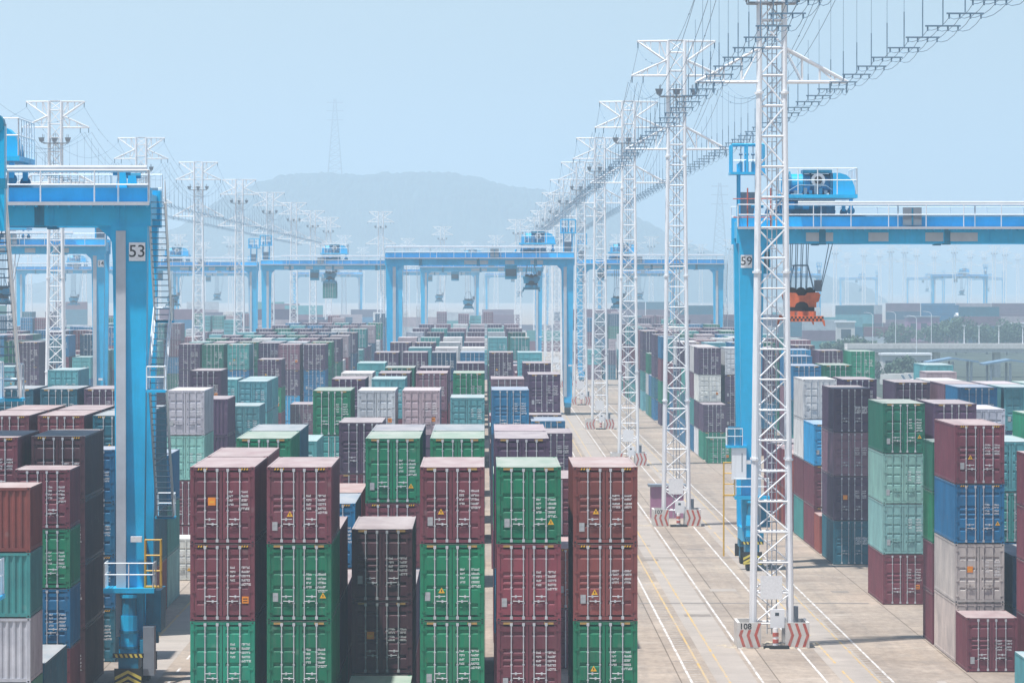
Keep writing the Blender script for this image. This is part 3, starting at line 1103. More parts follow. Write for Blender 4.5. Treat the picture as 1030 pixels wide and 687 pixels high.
# top messenger wires (one thing per row side)
for (X, Y0, n, nm) in ((14.75, 141, 9, 'right'), (-44.0, 421, 7, 'left')):
    for sd, sn in ((-1, 'left'), (1, 'right')):
        b = MB()
        for k in range(n):
            a = Y0 + 140 * k
            for (xx, z0, sg, r_) in ((2.95, HT - 0.6, 3.4, 0.014), (2.6, 34.1, 3.6, 0.016)):
                pts = []
                for i in range(21):
                    t = i / 20
                    pts.append((X + sd * xx, a + 140 * t, z0 - 4 * sg * t * (1 - t)))
                b.path(pts, r_, 'wire', 4)
                for i in (3, 5, 15, 17):
                    p = Vector(pts[i])
                    b.tube(p - Vector((0, 0.4, 0)), p + Vector((0, 0.4, 0)), 0.035, 'wire', 5)
        tag(part('catenary_wire', b, None), 'thin high cables sagging from mast top to mast top, %s side of %s row' % (sn, nm), 'cable')

# ------------------------------------------------------------------ gantry cranes
HB = 21.2      # girder underside
def rail_line(b, pts, h=1.1, step=1.6, r=0.032, mat='rail'):
    for a, c in zip(pts[:-1], pts[1:]):
        A, C_ = Vector(a), Vector(c)
        n = max(1, int((C_ - A).length / step))
        for i in range(n + 1):
            p = A.lerp(C_, i / n)
            b.tube(p, p + Vector((0, 0, h)), r, mat, 4)
        for z in (h, h * 0.55):
            b.tube(A + Vector((0, 0, z)), C_ + Vector((0, 0, z)), r * 0.9, mat, 4)

def crane_parts(mx, dz, short=False):
    """rubber tyred portal crane; local origin at mid span; collector mast at +x, stairs at -x (mx=-1 mirrors). front girder axis at y=-3.7"""
    hb = HB + dz
    HSPAN, YO = 12.5, 3.7
    P = []
    def mb():
        return MB(mx)
    for sx in (-1, 1):
        for sy in (-1, 1):
            b = mb()
            b.taper((sx * (HSPAN + 0.0), sy * (YO - 0.2), 2.5), 1.15, 1.0, (sx * HSPAN, sy * YO, hb - 1.6), 1.55, 1.3, 'blue')
            b.taper((sx * HSPAN, sy * YO, hb - 1.6), 1.55, 1.3, (sx * HSPAN - sx * 0.03, sy * YO, hb + 0.02), 1.66, 1.34, 'blue')
            if sy < 0:
                b.box(sx * (HSPAN - 0.40) - 0.22, -YO - 0.76, 2.6, sx * (HSPAN - 0.40) + 0.22, -YO - 0.40, hb - 0.2, 'lgrey')
                b.box(sx * (HSPAN + 0.3) - 0.25, -YO - 0.95, 6.9, sx * (HSPAN + 0.3) + 0.25, -YO - 0.6, 7.15, 'mark')
            else:
                b.box(sx * HSPAN - 0.2, YO + 0.5, 3.0, sx * HSPAN + 0.2, YO + 0.72, hb - 2, 'dblue')
            P.append(('leg', b, None))
        # knee bracket
        for sy in (-1, 1):
            b = mb()
            b.prism_xz([(sx * (HSPAN - 0.72), hb - 0.95), (sx * (HSPAN - 0.95), hb - 0.5), (sx * (HSPAN - 1.5), hb + 0.0), (sx * (HSPAN - 0.72), hb + 0.0)], sy * YO - 0.35, sy * YO + 0.35, 'blue')
            P.append(('knee_bracket', b, None))
        # sill, bogies
        b = mb()
        b.box(sx * HSPAN - 0.5, -YO - 0.7, 1.75, sx * HSPAN + 0.5, YO + 0.7, 2.6, 'blue')
        for sy in (-1, 1):
            b.box(sx * HSPAN - 0.45, sy * YO - 1.9 if sy < 0 else YO - 0.6, 1.15, sx * HSPAN + 0.45, -YO + 0.6 if sy < 0 else YO + 1.9, 1.72, 'dblue')
        for z in (3.9,):
            b.tube((sx * HSPAN, -YO + 0.4, z), (sx * HSPAN, YO - 0.4, z), 0.09, 'blue', 6)
        b.tube((sx * HSPAN, -YO, 3.0), (sx * HSPAN, YO, 8.0), 0.12, 'blue', 6)
        P.append(('sill_beam', b, None))
        for sy in (-1, 1):
            b = mb()
            xa = sx * HSPAN
            yy = sy * (YO + 1.98)
            b.box(xa - 0.62, min(yy, yy + sy * 0.12), 0.42, xa + 0.62, max(yy, yy + sy * 0.12), 1.25, 'black')
            if sy < 0:
                for k in range(3):
                    z = 0.48 + k * 0.27
                    for s2 in (-1, 1):
                        b.prism_xz([(xa, z + 0.16), (xa, z + 0.02), (xa + s2 * 0.6, z - 0.30 if z - 0.3 > 0.43 else 0.43), (xa + s2 * 0.6, z - 0.14 if z - .14 > 0.5 else 0.5)] if s2 < 0 else
                                   [(xa, z + 0.02), (xa, z + 0.16), (xa + s2 * 0.6, z - 0.14 if z - .14 > 0.5 else 0.5), (xa + s2 * 0.6, z - 0.30 if z - 0.3 > 0.43 else 0.43)],
                                   yy - 0.125, yy - 0.121, 'hyel')
            P.append(('bumper', b, None))
            for k in (0, 1):
                b = mb()
                yc = sy * (YO + (0.35 if k == 0 else 1.35)) - sy * 0.15
                b.tube((xa - 0.36, yc, 0.78), (xa + 0.36, yc, 0.78), 0.78, 'tyre', 18)
                w = [('rim', mb().tube((xa - 0.38, yc, 0.78), (xa + 0.38, yc, 0.78), 0.38, 'dblue', 12))]
                P.append(('wheel', b, w))
            b = mb()
            yd = sy * (YO + 1.25)
            b.tube((xa, yd, 1.72), (xa, yd, 3.6), 0.40, 'blue', 12)
            b.tube((xa, yd, 3.6), (xa, yd, 4.4), 0.34, 'dblue', 12)
            b.tube((xa, yd, 4.4), (xa, yd, 4.55), 0.42, 'blue', 12)
            for z in (2.1, 2.8):
                b.tube((xa, yd, z), (xa, yd, z + 0.12), 0.46, 'dblue', 12)
            b.box(xa - 0.75, yd - 0.3, 1.72, xa - 0.5, yd + 0.3, 2.5, 'dblue')
            if sy < 0:
                for i in range(6):
                    b.prism_xz([(xa - 0.66 + i * 0.22, 1.74), (xa - 0.55 + i * 0.22, 1.74), (xa - 0.48 + i * 0.22, 1.90), (xa - 0.59 + i * 0.22, 1.90)], yd - 0.72, yd - 0.715, 'hyel')
                b.box(xa - 0.7, yd - 0.71, 1.73, xa + 0.7, yd - 0.5, 1.92, 'black')
            P.append(('travel_motor', b, None))
        b = mb()
        b.box(sx * (HSPAN) - 1.3, 0.0 - 2.6, 2.7, sx * HSPAN - 0.62, 1.2, 4.6, 'dblue')
        if sx < 0:
            b.box(sx * HSPAN - 1.15, -YO - 1.6, 0.9, sx * HSPAN - 0.65, -YO - 0.2, 3.1, 'grey')
        else:
            b.box(HSPAN + 0.35, -YO - 1.0, 5.9, HSPAN + 1.30, -YO - 0.2, 7.95, 'white')
            b.box(HSPAN + 0.60, -YO - 1.01, 6.4, HSPAN + 0.66, -YO - 0.99, 7.6, 'grey')
            b.box(HSPAN + 0.30, -YO - 1.1, 7.95, HSPAN + 1.65, -YO + 0.6, 8.1, 'blue')
            b.box(HSPAN + 0.75, -YO - 0.6, 8.1, HSPAN + 1.5, -YO + 0.4, 9.3, 'dblue')
            rail_line(b, [(HSPAN + 0.6, -YO - 1.05, 8.1), (HSPAN + 1.6, -YO - 1.05, 8.1), (HSPAN + 1.6, -YO + 0.55, 8.1)], 1.1, 0.5, 0.025)
        P.append(('electrical_cabinet', b, None))
        # access platform low on the leg
        b = mb()
        ya = -YO - 1.55
        b.box(sx * HSPAN - 1.15, ya, 4.72, sx * HSPAN + 1.15, -YO + 0.9, 4.82, 'blue')
        b.box(sx * HSPAN - 1.15, ya - 0.02, 4.62, sx * HSPAN + 1.15, ya + 0.04, 4.84, 'blue')
        rail_line(b, [(sx * HSPAN - 1.1, -YO + 0.8, 4.82), (sx * HSPAN - 1.1, ya + 0.05, 4.82), (sx * HSPAN + 1.1, ya + 0.05, 4.82), (sx * HSPAN + 1.1, -YO + 0.8, 4.82)], 1.15, 0.75, 0.03)
        P.append(('access_platform', b, None))
    # yellow ladder cage on the yard road sides
    for sx in (-1, 1):
        b = mb()
        xx = sx * (HSPAN + (1.45 if sx > 0 else 1.05))
        for (x, y) in ((xx - 0.35, -YO - 0.9), (xx + 0.35, -YO - 0.9), (xx - 0.35, -YO - 0.2), (xx + 0.35, -YO - 0.2)):
            b.tube((x, y, 0.9 if (x == xx + 0.35 * sx and sx > 0) else 4.9), (x, y, 7.0), 0.04, 'ygrail', 5)
        for z in (4.9, 5.6, 6.3, 7.0):
            b.path([(xx - 0.35, -YO - 0.2, z), (xx - 0.35, -YO - 0.9, z), (xx + 0.35, -YO - 0.9, z), (xx + 0.35, -YO - 0.2, z)], 0.035, 'ygrail', 4)
        b.box(xx - 0.4, -YO - 0.95, 4.82, xx + 0.4, -YO - 0.15, 4.88, 'ygrail')
        P.append(('ladder_cage', b, None))
    # girders
    for sy in (-1, 1):
        b = mb()
        b.box(-HSPAN - 0.95, sy * YO - 0.62, hb + 0.02, HSPAN + 0.95, sy * YO + 0.62, hb + 1.75, 'blue')
        for x in range(-12, 13, 3):
            b.box(x - 0.03, sy * YO - 0.66, hb + 0.05, x + 0.03, sy * YO - 0.62, hb + 1.0, 'blue')
        if sy < 0:
            for (x0, x1) in ((7.2, 9.0), (3.6, 4.9), (-2.2, 1.2)):
                b.box(x0, -YO - 0.632, hb + 0.15, x1, -YO - 0.622, hb + 0.72, 'lgrey')
        for x in (-8.4, -0.2, 7.9):
            b.box(x - 0.22, sy * YO - 0.64, hb + 0.04, x + 0.22, sy * YO - 0.621, hb + 1.0, 'dblue')
            b.box(x - 0.25, sy * YO - 0.5, hb - 0.06, x + 0.25, sy * YO + 0.5, hb + 0.018, 'dblue')
        b.box(-HSPAN - 0.8, sy * YO - 0.07, hb + 1.75, HSPAN + 0.8, sy * YO + 0.07, hb + 1.88, 'grey')
        P.append(('girder', b, None))
    b = mb()
    yw = -YO - 0.62
    b.box(-HSPAN - 0.95, yw - 0.95, hb + 1.02, HSPAN + 0.95, yw - 0.001, hb + 1.08, 'blue')
    b.box(-HSPAN - 0.95, yw - 0.97, hb + 0.94, HSPAN + 0.95, yw - 0.94, hb + 1.10, 'lgrey')
    for i in range(int((2 * HSPAN + 1.8) / 0.5)):
        x = -HSPAN - 0.85 + i * 0.5
        b.box(x, yw - 0.92, hb + 0.86, x + 0.08, yw - 0.1, hb + 1.02, 'blue')
    rail_line(b, [(-HSPAN - 0.9, yw - 0.1, hb + 1.08), (-HSPAN - 0.9, yw - 0.9, hb + 1.08), (HSPAN + 0.9, yw - 0.9, hb + 1.08), (HSPAN + 0.9, yw - 0.1, hb + 1.08)], 1.45, 2.35, 0.034)
    P.append(('walkway', b, None))
    b = mb()
    yw2 = YO + 0.62
    b.box(-HSPAN - 0.95, yw2 + 0.001, hb + 1.02, HSPAN + 0.95, yw2 + 0.95, hb + 1.08, 'blue')
    rail_line(b, [(-HSPAN - 0.9, yw2 + 0.9, hb + 1.08), (HSPAN + 0.9, yw2 + 0.9, hb + 1.08)], 1.45, 2.35, 0.034)
    P.append(('walkway', b, None))
    b = mb()
    b.tube((-HSPAN - 0.8, -YO - 0.9, hb + 2.6), (HSPAN - 3, -YO - 0.9, hb + 2.6), 0.16, 'lgrey', 6)
    for x in range(-12, 9, 5):
        b.tube((x, -YO - 0.9, hb + 1.0), (x, -YO - 0.9, hb + 2.5), 0.05, 'lgrey', 5)
    P.append(('cable_trough', b, None))
    b = mb()
    b.box(1.5, -YO - 1.35, hb + 1.15, 2.7, -YO - 0.95, hb + 2.35, 'grey')
    b.box(2.05, -YO - 1.37, hb + 1.2, 2.15, -YO - 1.351, hb + 2.3, 'dblue')
    P.append(('junction_box', b, None))
    b = mb()
    for sx in (-1, 1):
        b.box(sx * (HSPAN + 0.45) - 0.35, -YO + 0.62, hb + 0.4, sx * (HSPAN + 0.45) + 0.35, YO - 0.62, hb + 1.5, 'blue')
    P.append(('end_tie', b, None))
    # end stops with rollers
    for sx in (-1, 1):
        for y in (-YO, YO):
            b = mb()
            b.taper((sx * (HSPAN - 0.4), y, hb + 1.75), 0.5, 0.4, (sx * (HSPAN - 0.4), y, hb + 2.45), 0.36, 0.3, 'blue')
            b.tube((sx * (HSPAN - 0.4) - 0.4, y, hb + 2.45), (sx * (HSPAN - 0.4) + 0.4, y, hb + 2.45), 0.13, 'dblue', 8)
            P.append(('end_stop', b, None))
    # stairs zigzag on the -x side
    b = mb()
    x0 = -HSPAN - 0.82
    fl = [(hb + 1.1, hb - 4.3, -YO - 0.3, YO - 2.6, 0.0), (hb - 4.3, hb - 7.4, YO - 2.6, -YO - 0.2, -0.02), (hb - 7.4, hb - 13.4, -YO - 0.3, YO - 2.0, 0.05)]
    if short:
        fl = [(hb + 1.1, 15.0, -YO - 0.3, YO - 1.2, 0.0)]
        b = mb()
        for z in (9.0, 15.0):
            b.box(x0 - 0.8, -YO - 1.6, z, -HSPAN + 0.2, -YO + 0.4, z + 0.12, 'blue')
            rail_line(b, [(-HSPAN + 0.2, -YO - 1.55, z + 0.12), (x0 - 0.75, -YO - 1.55, z + 0.12), (x0 - 0.75, -YO + 0.35, z + 0.12)], 1.1, 0.5, 0.025)
        P.append(('landing', b, None))
        b = mb()
        b.box(-HSPAN - 1.68, -YO - 0.5, hb - 1.0, -HSPAN - 1.0, -YO + 0.1, hb + 2.2, 'blue')
        b.box(-HSPAN - 1.72, -YO - 0.54, hb + 0.3, -HSPAN - 0.7, -YO + 0.14, hb + 0.6, 'dblue')
        b.tube((-HSPAN - 1.34, -YO - 0.55, hb + 2.25), (-HSPAN - 1.34, -YO + 0.15, hb + 2.25), 0.34, 'dblue', 14)
        b.tube((-HSPAN - 1.34, -YO - 0.58, hb + 2.25), (-HSPAN - 1.34, -YO - 0.54, hb + 2.25), 0.16, 'lgrey', 10)
        P.append(('pulley_post', b, None))
    for (za, zb, ya, yb, dx) in fl:
        b = mb()
        xa = x0 - 0.75 - 0.0 - dx
        xb = x0 + 0.0 - dx
        n = int((za - zb) / 0.27)
        for i in range(n + 1):
            t = i / n
            y, z = ya + (yb - ya) * t, za + (zb - za) * t
            b.box(xa + 0.03, y - 0.12, z - 0.02, xb - 0.03, y + 0.12, z + 0.02, 'tread')
        for x in (xa, xb):
            b.path([(x, ya, za), (x, yb, zb)], 0.05, 'rail', 4)
            b.path([(x, ya, za + 1.0), (x, yb, zb + 1.0)], 0.026, 'rail', 4)
            for i in range(6):
                t = i / 5
                y, z = ya + (yb - ya) * t, za + (zb - za) * t
                b.tube((x, y, z), (x, y, z + 1.0), 0.02, 'rail', 4)
        P.append(('stair_flight', b, None))
        b = mb()
        s = -1 if yb < ya else 1
        b.box(xa - 0.1, min(yb, yb + s * 1.0), zb - 0.12, -HSPAN - 0.78, max(yb, yb + s * 1.0), zb - 0.02, 'blue')
        rail_line(b, [(xa - 0.05, yb, zb), (xa - 0.05, yb + s * 0.95, zb), (xb, yb + s * 0.95, zb)], 1.05, 0.8, 0.03)
        P.append(('stair_landing', b, None))
    # collector mast at the +x end
    b = mb()
    xc = HSPAN + 0.05
    for y in (-1.1, 1.1):
        b.tube((xc - 0.6, y, hb + 1.5), (xc - 0.6, y, hb + 5.3), 0.09, 'blue', 6)
        b.tube((xc + 0.6, y, hb + 1.5), (xc + 0.6, y, hb + 5.3), 0.09, 'blue', 6)
    b.box(xc - 1.1, -1.5, hb + 4.55, xc + 1.2, 1.5, hb + 4.72, 'blue')
    for x in (xc - 1.0, xc + 0.1, xc + 1.1):
        for y in (-1.4, 1.4):
            b.tube((x, y, hb + 4.7), (x, y, hb + 6.5), 0.07, 'blue', 5)
    for y in (-1.4, 1.4):
        b.tube((xc - 1.0, y, hb + 6.5), (xc + 1.1, y, hb + 6.5), 0.07, 'blue', 5)
        b.tube((xc - 1.0, y, hb + 5.5), (xc + 1.1, y, hb + 5.5), 0.03, 'rail', 4)
    b.box(xc - 0.5, -0.8, hb + 1.8, xc + 0.5, 0.8, hb + 3.4, 'grey')
    P.append(('collector_mast', b, None))
    b = mb()
    for i in range(4):
        x = xc - 0.15 + (-0.6 + 0.4 * i)
        b.box(x - 0.1, -0.35, hb + 4.75, x + 0.1, 0.35, hb + 5.4, 'dblue')
        b.tube((x, 0, hb + 5.3), (x, 0, 28.5), 0.035, 'wire', 4)
        b.tube((x - 0.12, 0, hb + 5.9), (x + 0.12, 0, hb + 5.9), 0.09, 'wire', 5)
    P.append(('collector_pole', b, None))
    b = mb()
    for z in (hb + 1.7, hb + 2.9):
        b.path([(HSPAN - 1.2, -YO - 1.4, z), (HSPAN + 1.25, -YO - 1.4, z)], 0.03, 'red', 4)
    for x in (HSPAN - 1.2, HSPAN - 0.4, HSPAN + 0.3):
        b.tube((x, -YO - 1.4, hb + 1.1), (x, -YO - 1.4, hb + 3.6), 0.05, 'red', 5)
    P.append(('red_guard_rail', b, None))
    return P, hb

def trolley_parts(hb):
    """trolley centred at x=0 (moves along the girders)"""
    P = []
    b = MB()
    z = hb + 2.85
    b.box(-2.6, -4.3, z + 0.12, 2.6, 4.3, z + 0.35, 'blue')
    for x in (-2.2, 2.2):
        for y in (-3.7, 3.7):
            b.tube((x - 0.3, y, hb + 2.02), (x + 0.3, y, hb + 2.02), 0.3, 'dblue', 10) if False else b.tube((x, y - 0.12, hb + 2.14), (x, y + 0.12, hb + 2.14), 0.25, 'dblue', 12).box(x - 0.12, y - 0.2, hb + 2.2, x + 0.12, y + 0.2, hb + 2.9, 'blue')
    b.box(-2.4, -3.2, z - 0.95, 1.2, -2.0, z, 'dblue')
    P.append(('trolley_frame', b))
    b = MB()
    zz = z + 0.35
    b.tube((-1.7, -2.0, zz + 0.75), (0.9, -2.0, zz + 0.75), 0.62, 'blue', 18)
    for x in (-1.75, -0.4, 0.9):
        b.tube((x, -2.0, zz + 0.75), (x + 0.1, -2.0, zz + 0.75), 0.78, 'dblue', 18)
    b.tube((-1.7, 1.6, zz + 0.75), (0.9, 1.6, zz + 0.75), 0.62, 'dblue', 18)
    b.box(-0.55, -1.2, zz, 0.75, 0.9, zz + 1.25, 'dblue')
    b.tube((0.1, -3.25, zz + 0.95), (0.1, -2.7, zz + 0.95), 0.46, 'lgrey', 16)
    b.tube((0.1, -3.3, zz + 0.95), (0.1, -3.24, zz + 0.95), 0.26, 'dark', 12)
    b.box(-0.9, -3.2, zz + 1.42, 1.0, -0.8, zz + 1.62, 'dblue')
    for x in (-0.85, 0.95):
        b.tube((x, -3.1, zz), (x, -3.1, zz + 1.45), 0.05, 'dblue', 5)
    dome = [(1.05, zz), (2.5, zz), (2.48, zz + 0.5), (2.3, zz + 0.95), (1.95, zz + 1.28), (1.5, zz + 1.42), (1.05, zz + 1.42)]
    b.prism_xz(dome, -3.3, -1.0, 'blue')
    b.prism_xz([(-2.3, zz), (-1.85, zz), (-1.85, zz + 0.9), (-2.1, zz + 1.15), (-2.3, zz + 1.1)], -3.2, -2.6, 'blue')
    for i in range(7):
        x = -1.5 + i * 0.33
        b.box(x, -3.45, zz + 0.05, x + 0.2, -3.15, zz + 0.28 + 0.16 * ((i * 5) % 3), 'dblue' if i % 2 else 'grey')
    b.path([(-1.9, -3.3, zz + 0.2), (-1.2, -3.3, zz + 0.62), (0.6, -3.3, zz + 0.58), (1.0, -3.3, zz + 0.3)], 0.04, 'wire', 4)
    for i in range(4):
        b.tube((-2.0 + i * 0.5, -3.4, z - 0.35), (-1.45 + i * 0.5, -3.4, z - 0.35), 0.28, 'dblue' if i % 2 else 'blue', 10)
    P.append(('hoist_machinery', b))
    b = MB()
    rail_line(b, [(-2.55, -2.9, z + 0.35), (-2.55, -4.25, z + 0.35), (2.55, -4.25, z + 0.35), (2.55, 4.2, z + 0.35)], 1.7, 1.25, 0.036)
    P.append(('handrail', b))
    b = MB()
    b.box(-4.6, -1.0, hb - 1.95, -2.9, 0.9, hb + 0.1, 'dblue')
    b.box(-4.5, -1.02, hb - 1.5, -3.0, -1.001, hb - 0.5, 'glass')
    b.box(-4.62, -0.8, hb - 1.6, -4.601, 0.7, hb - 0.5, 'glass')
    b.tube((-3.75, 0, hb + 0.1), (-3.0, 0, hb + 2.3), 0.15, 'blue', 6)
    P.append(('operator_cab', b))
    return P

def spreader_parts(hb, drop, m='oran'):
    """ropes, headblock and spreader; top of spreader at hb - drop; long axis along y"""
    P = []
    zt = hb - drop
    b = MB()
    for x in (-0.9, -0.55, -0.2, 0.15):
        for y in (-0.5, 0.5):
            b.tube((x + 0.35, y * 3, hb + 2.2), (x + 0.35 * 0.6, y, zt), 0.028, 'wire', 4)
    b.tube((2.2, -1, hb + 2.2), (1.25, -0.4, zt), 0.03, 'wire', 4)
    b.tube((2.7, 1, hb + 2.2), (1.35, 0.4, zt), 0.03, 'wire', 4)
    P.append(('hoist_rope', b))
    b = MB()
    for x in (-0.6, 0.0, 0.6):
        b.tube((x, -0.6, zt - 0.15), (x, 0.6, zt - 0.15), 0.32, 'black', 12)
    b.box(0.9, -0.5, zt - 0.1, 1.35, 0.5, zt + 0.65, 'grey')
    b.path([(-0.9, -0.9, zt), (-0.5, -0.9, zt + 1.6), (0.4, -0.9, zt + 1.6), (0.8, -0.9, zt)], 0.05, 'wire', 4)
    for s in (-0.5, 0.4):
        b.tube((s, -0.9, zt + 1.6), (s, 0.9, zt + 1.6), 0.04, 'wire', 4)
    P.append(('headblock', b))
    b = MB()
    b.prism_xz([(-1.35, zt - 0.35), (-1.2, zt - 0.2), (-0.4, zt - 0.25), (-0.25, zt - 0.45), (0.25, zt - 0.45), (0.4, zt - 0.25), (1.2, zt - 0.2), (1.35, zt - 0.4), (1.2, zt - 0.95), (1.05, zt - 1.0), (1.05, zt - 1.4), (-1.2, zt - 1.4), (-1.2, zt - 0.9)], -1.1, 1.1, m)
    b.box(-1.0, -1.3, zt - 2.1, 1.0, 1.3, zt - 1.7, m)
    b.box(-0.9, -1.2, zt - 1.72, 0.9, 1.2, zt - 1.38, 'dark')
    b.prism_xz([(-0.5, zt - 1.38), (0.5, zt - 1.38), (0.4, zt - 1.1), (0.15, zt - 0.95), (-0.15, zt - 0.95), (-0.4, zt - 1.1)], -1.106, -1.1, 'black')
    P.append(('spreader_frame', b))
    for sy in (-1, 1):
        b = MB()
        ya = sy * 6.0
        b.box(-0.55, min(sy * 1.3, ya), zt - 2.08, -0.25, max(sy * 1.3, ya), zt - 1.72, m)
        b.box(0.25, min(sy * 1.3, ya), zt - 2.08, 0.55, max(sy * 1.3, ya), zt - 1.72, m)
        b.box(-1.22, ya - 0.15, zt - 2.5, 1.22, ya + 0.15, zt - 2.05, m)
        for i in range(9):
            b.box(-1.2 + i * 0.27, ya + sy * 0.15, zt - 2.44, -1.07 + i * 0.27, ya + sy * 0.156, zt - 2.26, 'black')
            b.box(-1.07 + i * 0.27, ya + sy * 0.15, zt - 2.26, -0.94 + i * 0.27, ya + sy * 0.156, zt - 2.10, 'black')
        for sx in (-1, 1):
            b.taper((sx * 1.3, ya, zt - 2.85), 0.08, 0.25, (sx * 1.2, ya, zt - 2.4), 0.2, 0.3, m)
        P.append(('telescopic_beam', b))
    for nm, b in P:
        if nm in ('telescopic_beam', 'spreader_frame'):
            b.v = [(x * 0.92, y, zt + (z - zt) * 0.82) for x, y, z in b.v]
    return P

CRANES = {}
def crane(X, Y, mx, dz, number, label, tx, drop, far=False, short=False):
    key = (mx, dz, short)
    parts_new = key not in CRANES
    if parts_new:
        P, hb = crane_parts(mx, dz, short)
        lst = []
        for nm, b, subs in P:
            lst.append((nm, b.mesh(nm), [(sn, sb.mesh(sn)) for sn, sb in (subs or [])]))
        tr = [(nm, b.mesh(nm)) for nm, b in trolley_parts(hb)]
        CRANES[key] = (lst, hb, tr)
    lst, hb, tr = CRANES[key]
    root = tag(link('gantry_crane', None, loc=(X, Y, 0)), label, 'crane', 'blue gantry cranes straddling the container blocks')
    for nm, me, subs in lst:
        if far and nm in ('ladder_cage', 'bumper', 'travel_motor', 'electrical_cabinet', 'stair_landing', 'red_guard_rail', 'end_stop', 'knee_bracket', 'access_platform'):
            if nm != 'knee_bracket':
                continue
        o = link(nm, me, root)
        for sn, sm in subs:
            if not far:
                link(sn, sm, o)
    if tx is not None:
        t = link('trolley', tr[0][1], root, loc=(tx, 0, 0))
        for nm, me in tr[1:]:
            link(nm, me, t)
        sp = spreader_parts(hb, drop, 'oran' if number == '59' else 'dblue')
        k = None
        for i, (nm, b) in enumerate(sp):
            if nm == 'spreader_frame':
                k = link('spreader', b.mesh('spreader'), root, loc=(tx - 0.85, 0, 0))
        for nm, b in sp:
            if nm != 'spreader_frame':
                link(nm, b.mesh(nm), k)
    if number:
        for sx in (-1, 1):
            b = MB(); b.box(-0.37, -0.02, -0.42, 0.37, 0.0, 0.42, 'mark')
            p = part('number_plate', b, root, loc=(sx * (12.5 + 0.34), -4.42, hb - 1.15))
            link('number', text_mb(number, 0.78, 'black', bold=0.004).mesh('number'), p, loc=(0, -0.024, 0))
    return root, hb

XA, XB, XC, XD = -0.7, -28.8, 30.2, -59.4
crane(XC - 0.35, 359.7, -1, 0.0, '59', 'blue gantry crane numbered 59 straddling the right block with orange spreader', -8.2, 3.0)
crane(XB + 0.2, 252.5, -1, 0.0, '53', 'blue gantry crane numbered 53 over the left block with machinery above its girder', 4.9, 4.2)
crane(XB, 170.7, -1, 0.0, None, 'blue crane leg and dark stair cut off by the left picture edge', -3, 1.2, short=True)
crane(XA, 779, 1, 0.0, None, 'pale blue gantry crane spanning the middle block below the hill', 8.2, 1.4, True)
crane(XB, 1035, -1, 0.0, None, 'pale blue gantry crane lifting a teal container left of the hill centre', 0.4, 0.4, True)
crane(XD, 668, 1, 1.0, '14', 'pale blue gantry crane numbered 14 seen behind crane 53', 1.2, 4.0, True)
crane(XA, 1195, 1, 0.0, None, 'faint gantry crane framed inside the middle crane portal', -2, 6, True)
crane(XC, 1000, -1, 0.0, None, 'pale blue gantry crane just left of crane 59 in the haze', -5, 5, True)
crane(XD, 1110, 1, 0.0, None, 'hazy gantry crane between crane 53 and the lifted teal container', -3, 5, True)
# far cranes
for (px, s_, lb) in ((864, 1.45, 'faint far crane in haze right of the orange spreader'), (931, 1.45, 'faint far crane in haze at middle of the far right yard'), (992, 1.4, 'faint far crane in haze near the right picture edge'),
                     (438, 3.3, 'faint far crane left of centre beyond the middle portal'), (640, 2.9, 'faint far crane behind the right row of masts'), (70, 3.9, 'faint far crane beyond crane 14 at left'), (520, 2.4, 'faintest far crane low behind the middle of the yard'), (330, 2.6, 'faint far crane low beneath the left flank of the hill'),
                     (795, 2.3, 'faint far crane behind the near numbered mast 108'), (215, 3.0, 'faint far crane right of crane 53 in the haze'), (965, 2.1, 'faint far crane lower and nearer in the right haze')):
    crane((px - VX) / s_, FPX / s_, 1, 0.0, None, lb, 2, 6, True)
# the container held by a far crane
b = Box()
b.block, b.col, b.Y, b.L, b.code, b.h, b.x, b.end, b.level, b.n, b.fl, b.vis, b.nth = 'B', 0, 1029, 12.192, 't', HH, XB - 0.45, False, 0, 1, 'K', 90, 0
b.z = HB - 0.4 - 2.06 - HH
o = build_container(b)
o['label'] = 'teal container hanging in mid air below a pale gantry crane'

# ------------------------------------------------------------------ kiosk by mast 107
b = MB(); b.box(-1.3, -1.1, 0.0, 1.3, 1.1, 2.5, 'pink')
k = part('kiosk', b, None, loc=(14.5, 435, 0.0))
part('roof', MB().box(-1.5, -1.3, 2.5, 1.5, 1.3, 2.68, 'grey'), k)
part('door', MB().box(-0.45, -1.13, 0.02, 0.45, -1.1, 2.1, 'pink'), k)
b = MB(); b.box(1.55, -0.9, 1.9, 1.85, -0.75, 2.3, 'red'); b.tube((1.7, -0.8, 0), (1.7, -0.8, 2.0), 0.06, 'red', 6)
part('alarm_post', b, k)
tag(k, 'small mauve kiosk with grey roof behind mast 107', 'kiosk')

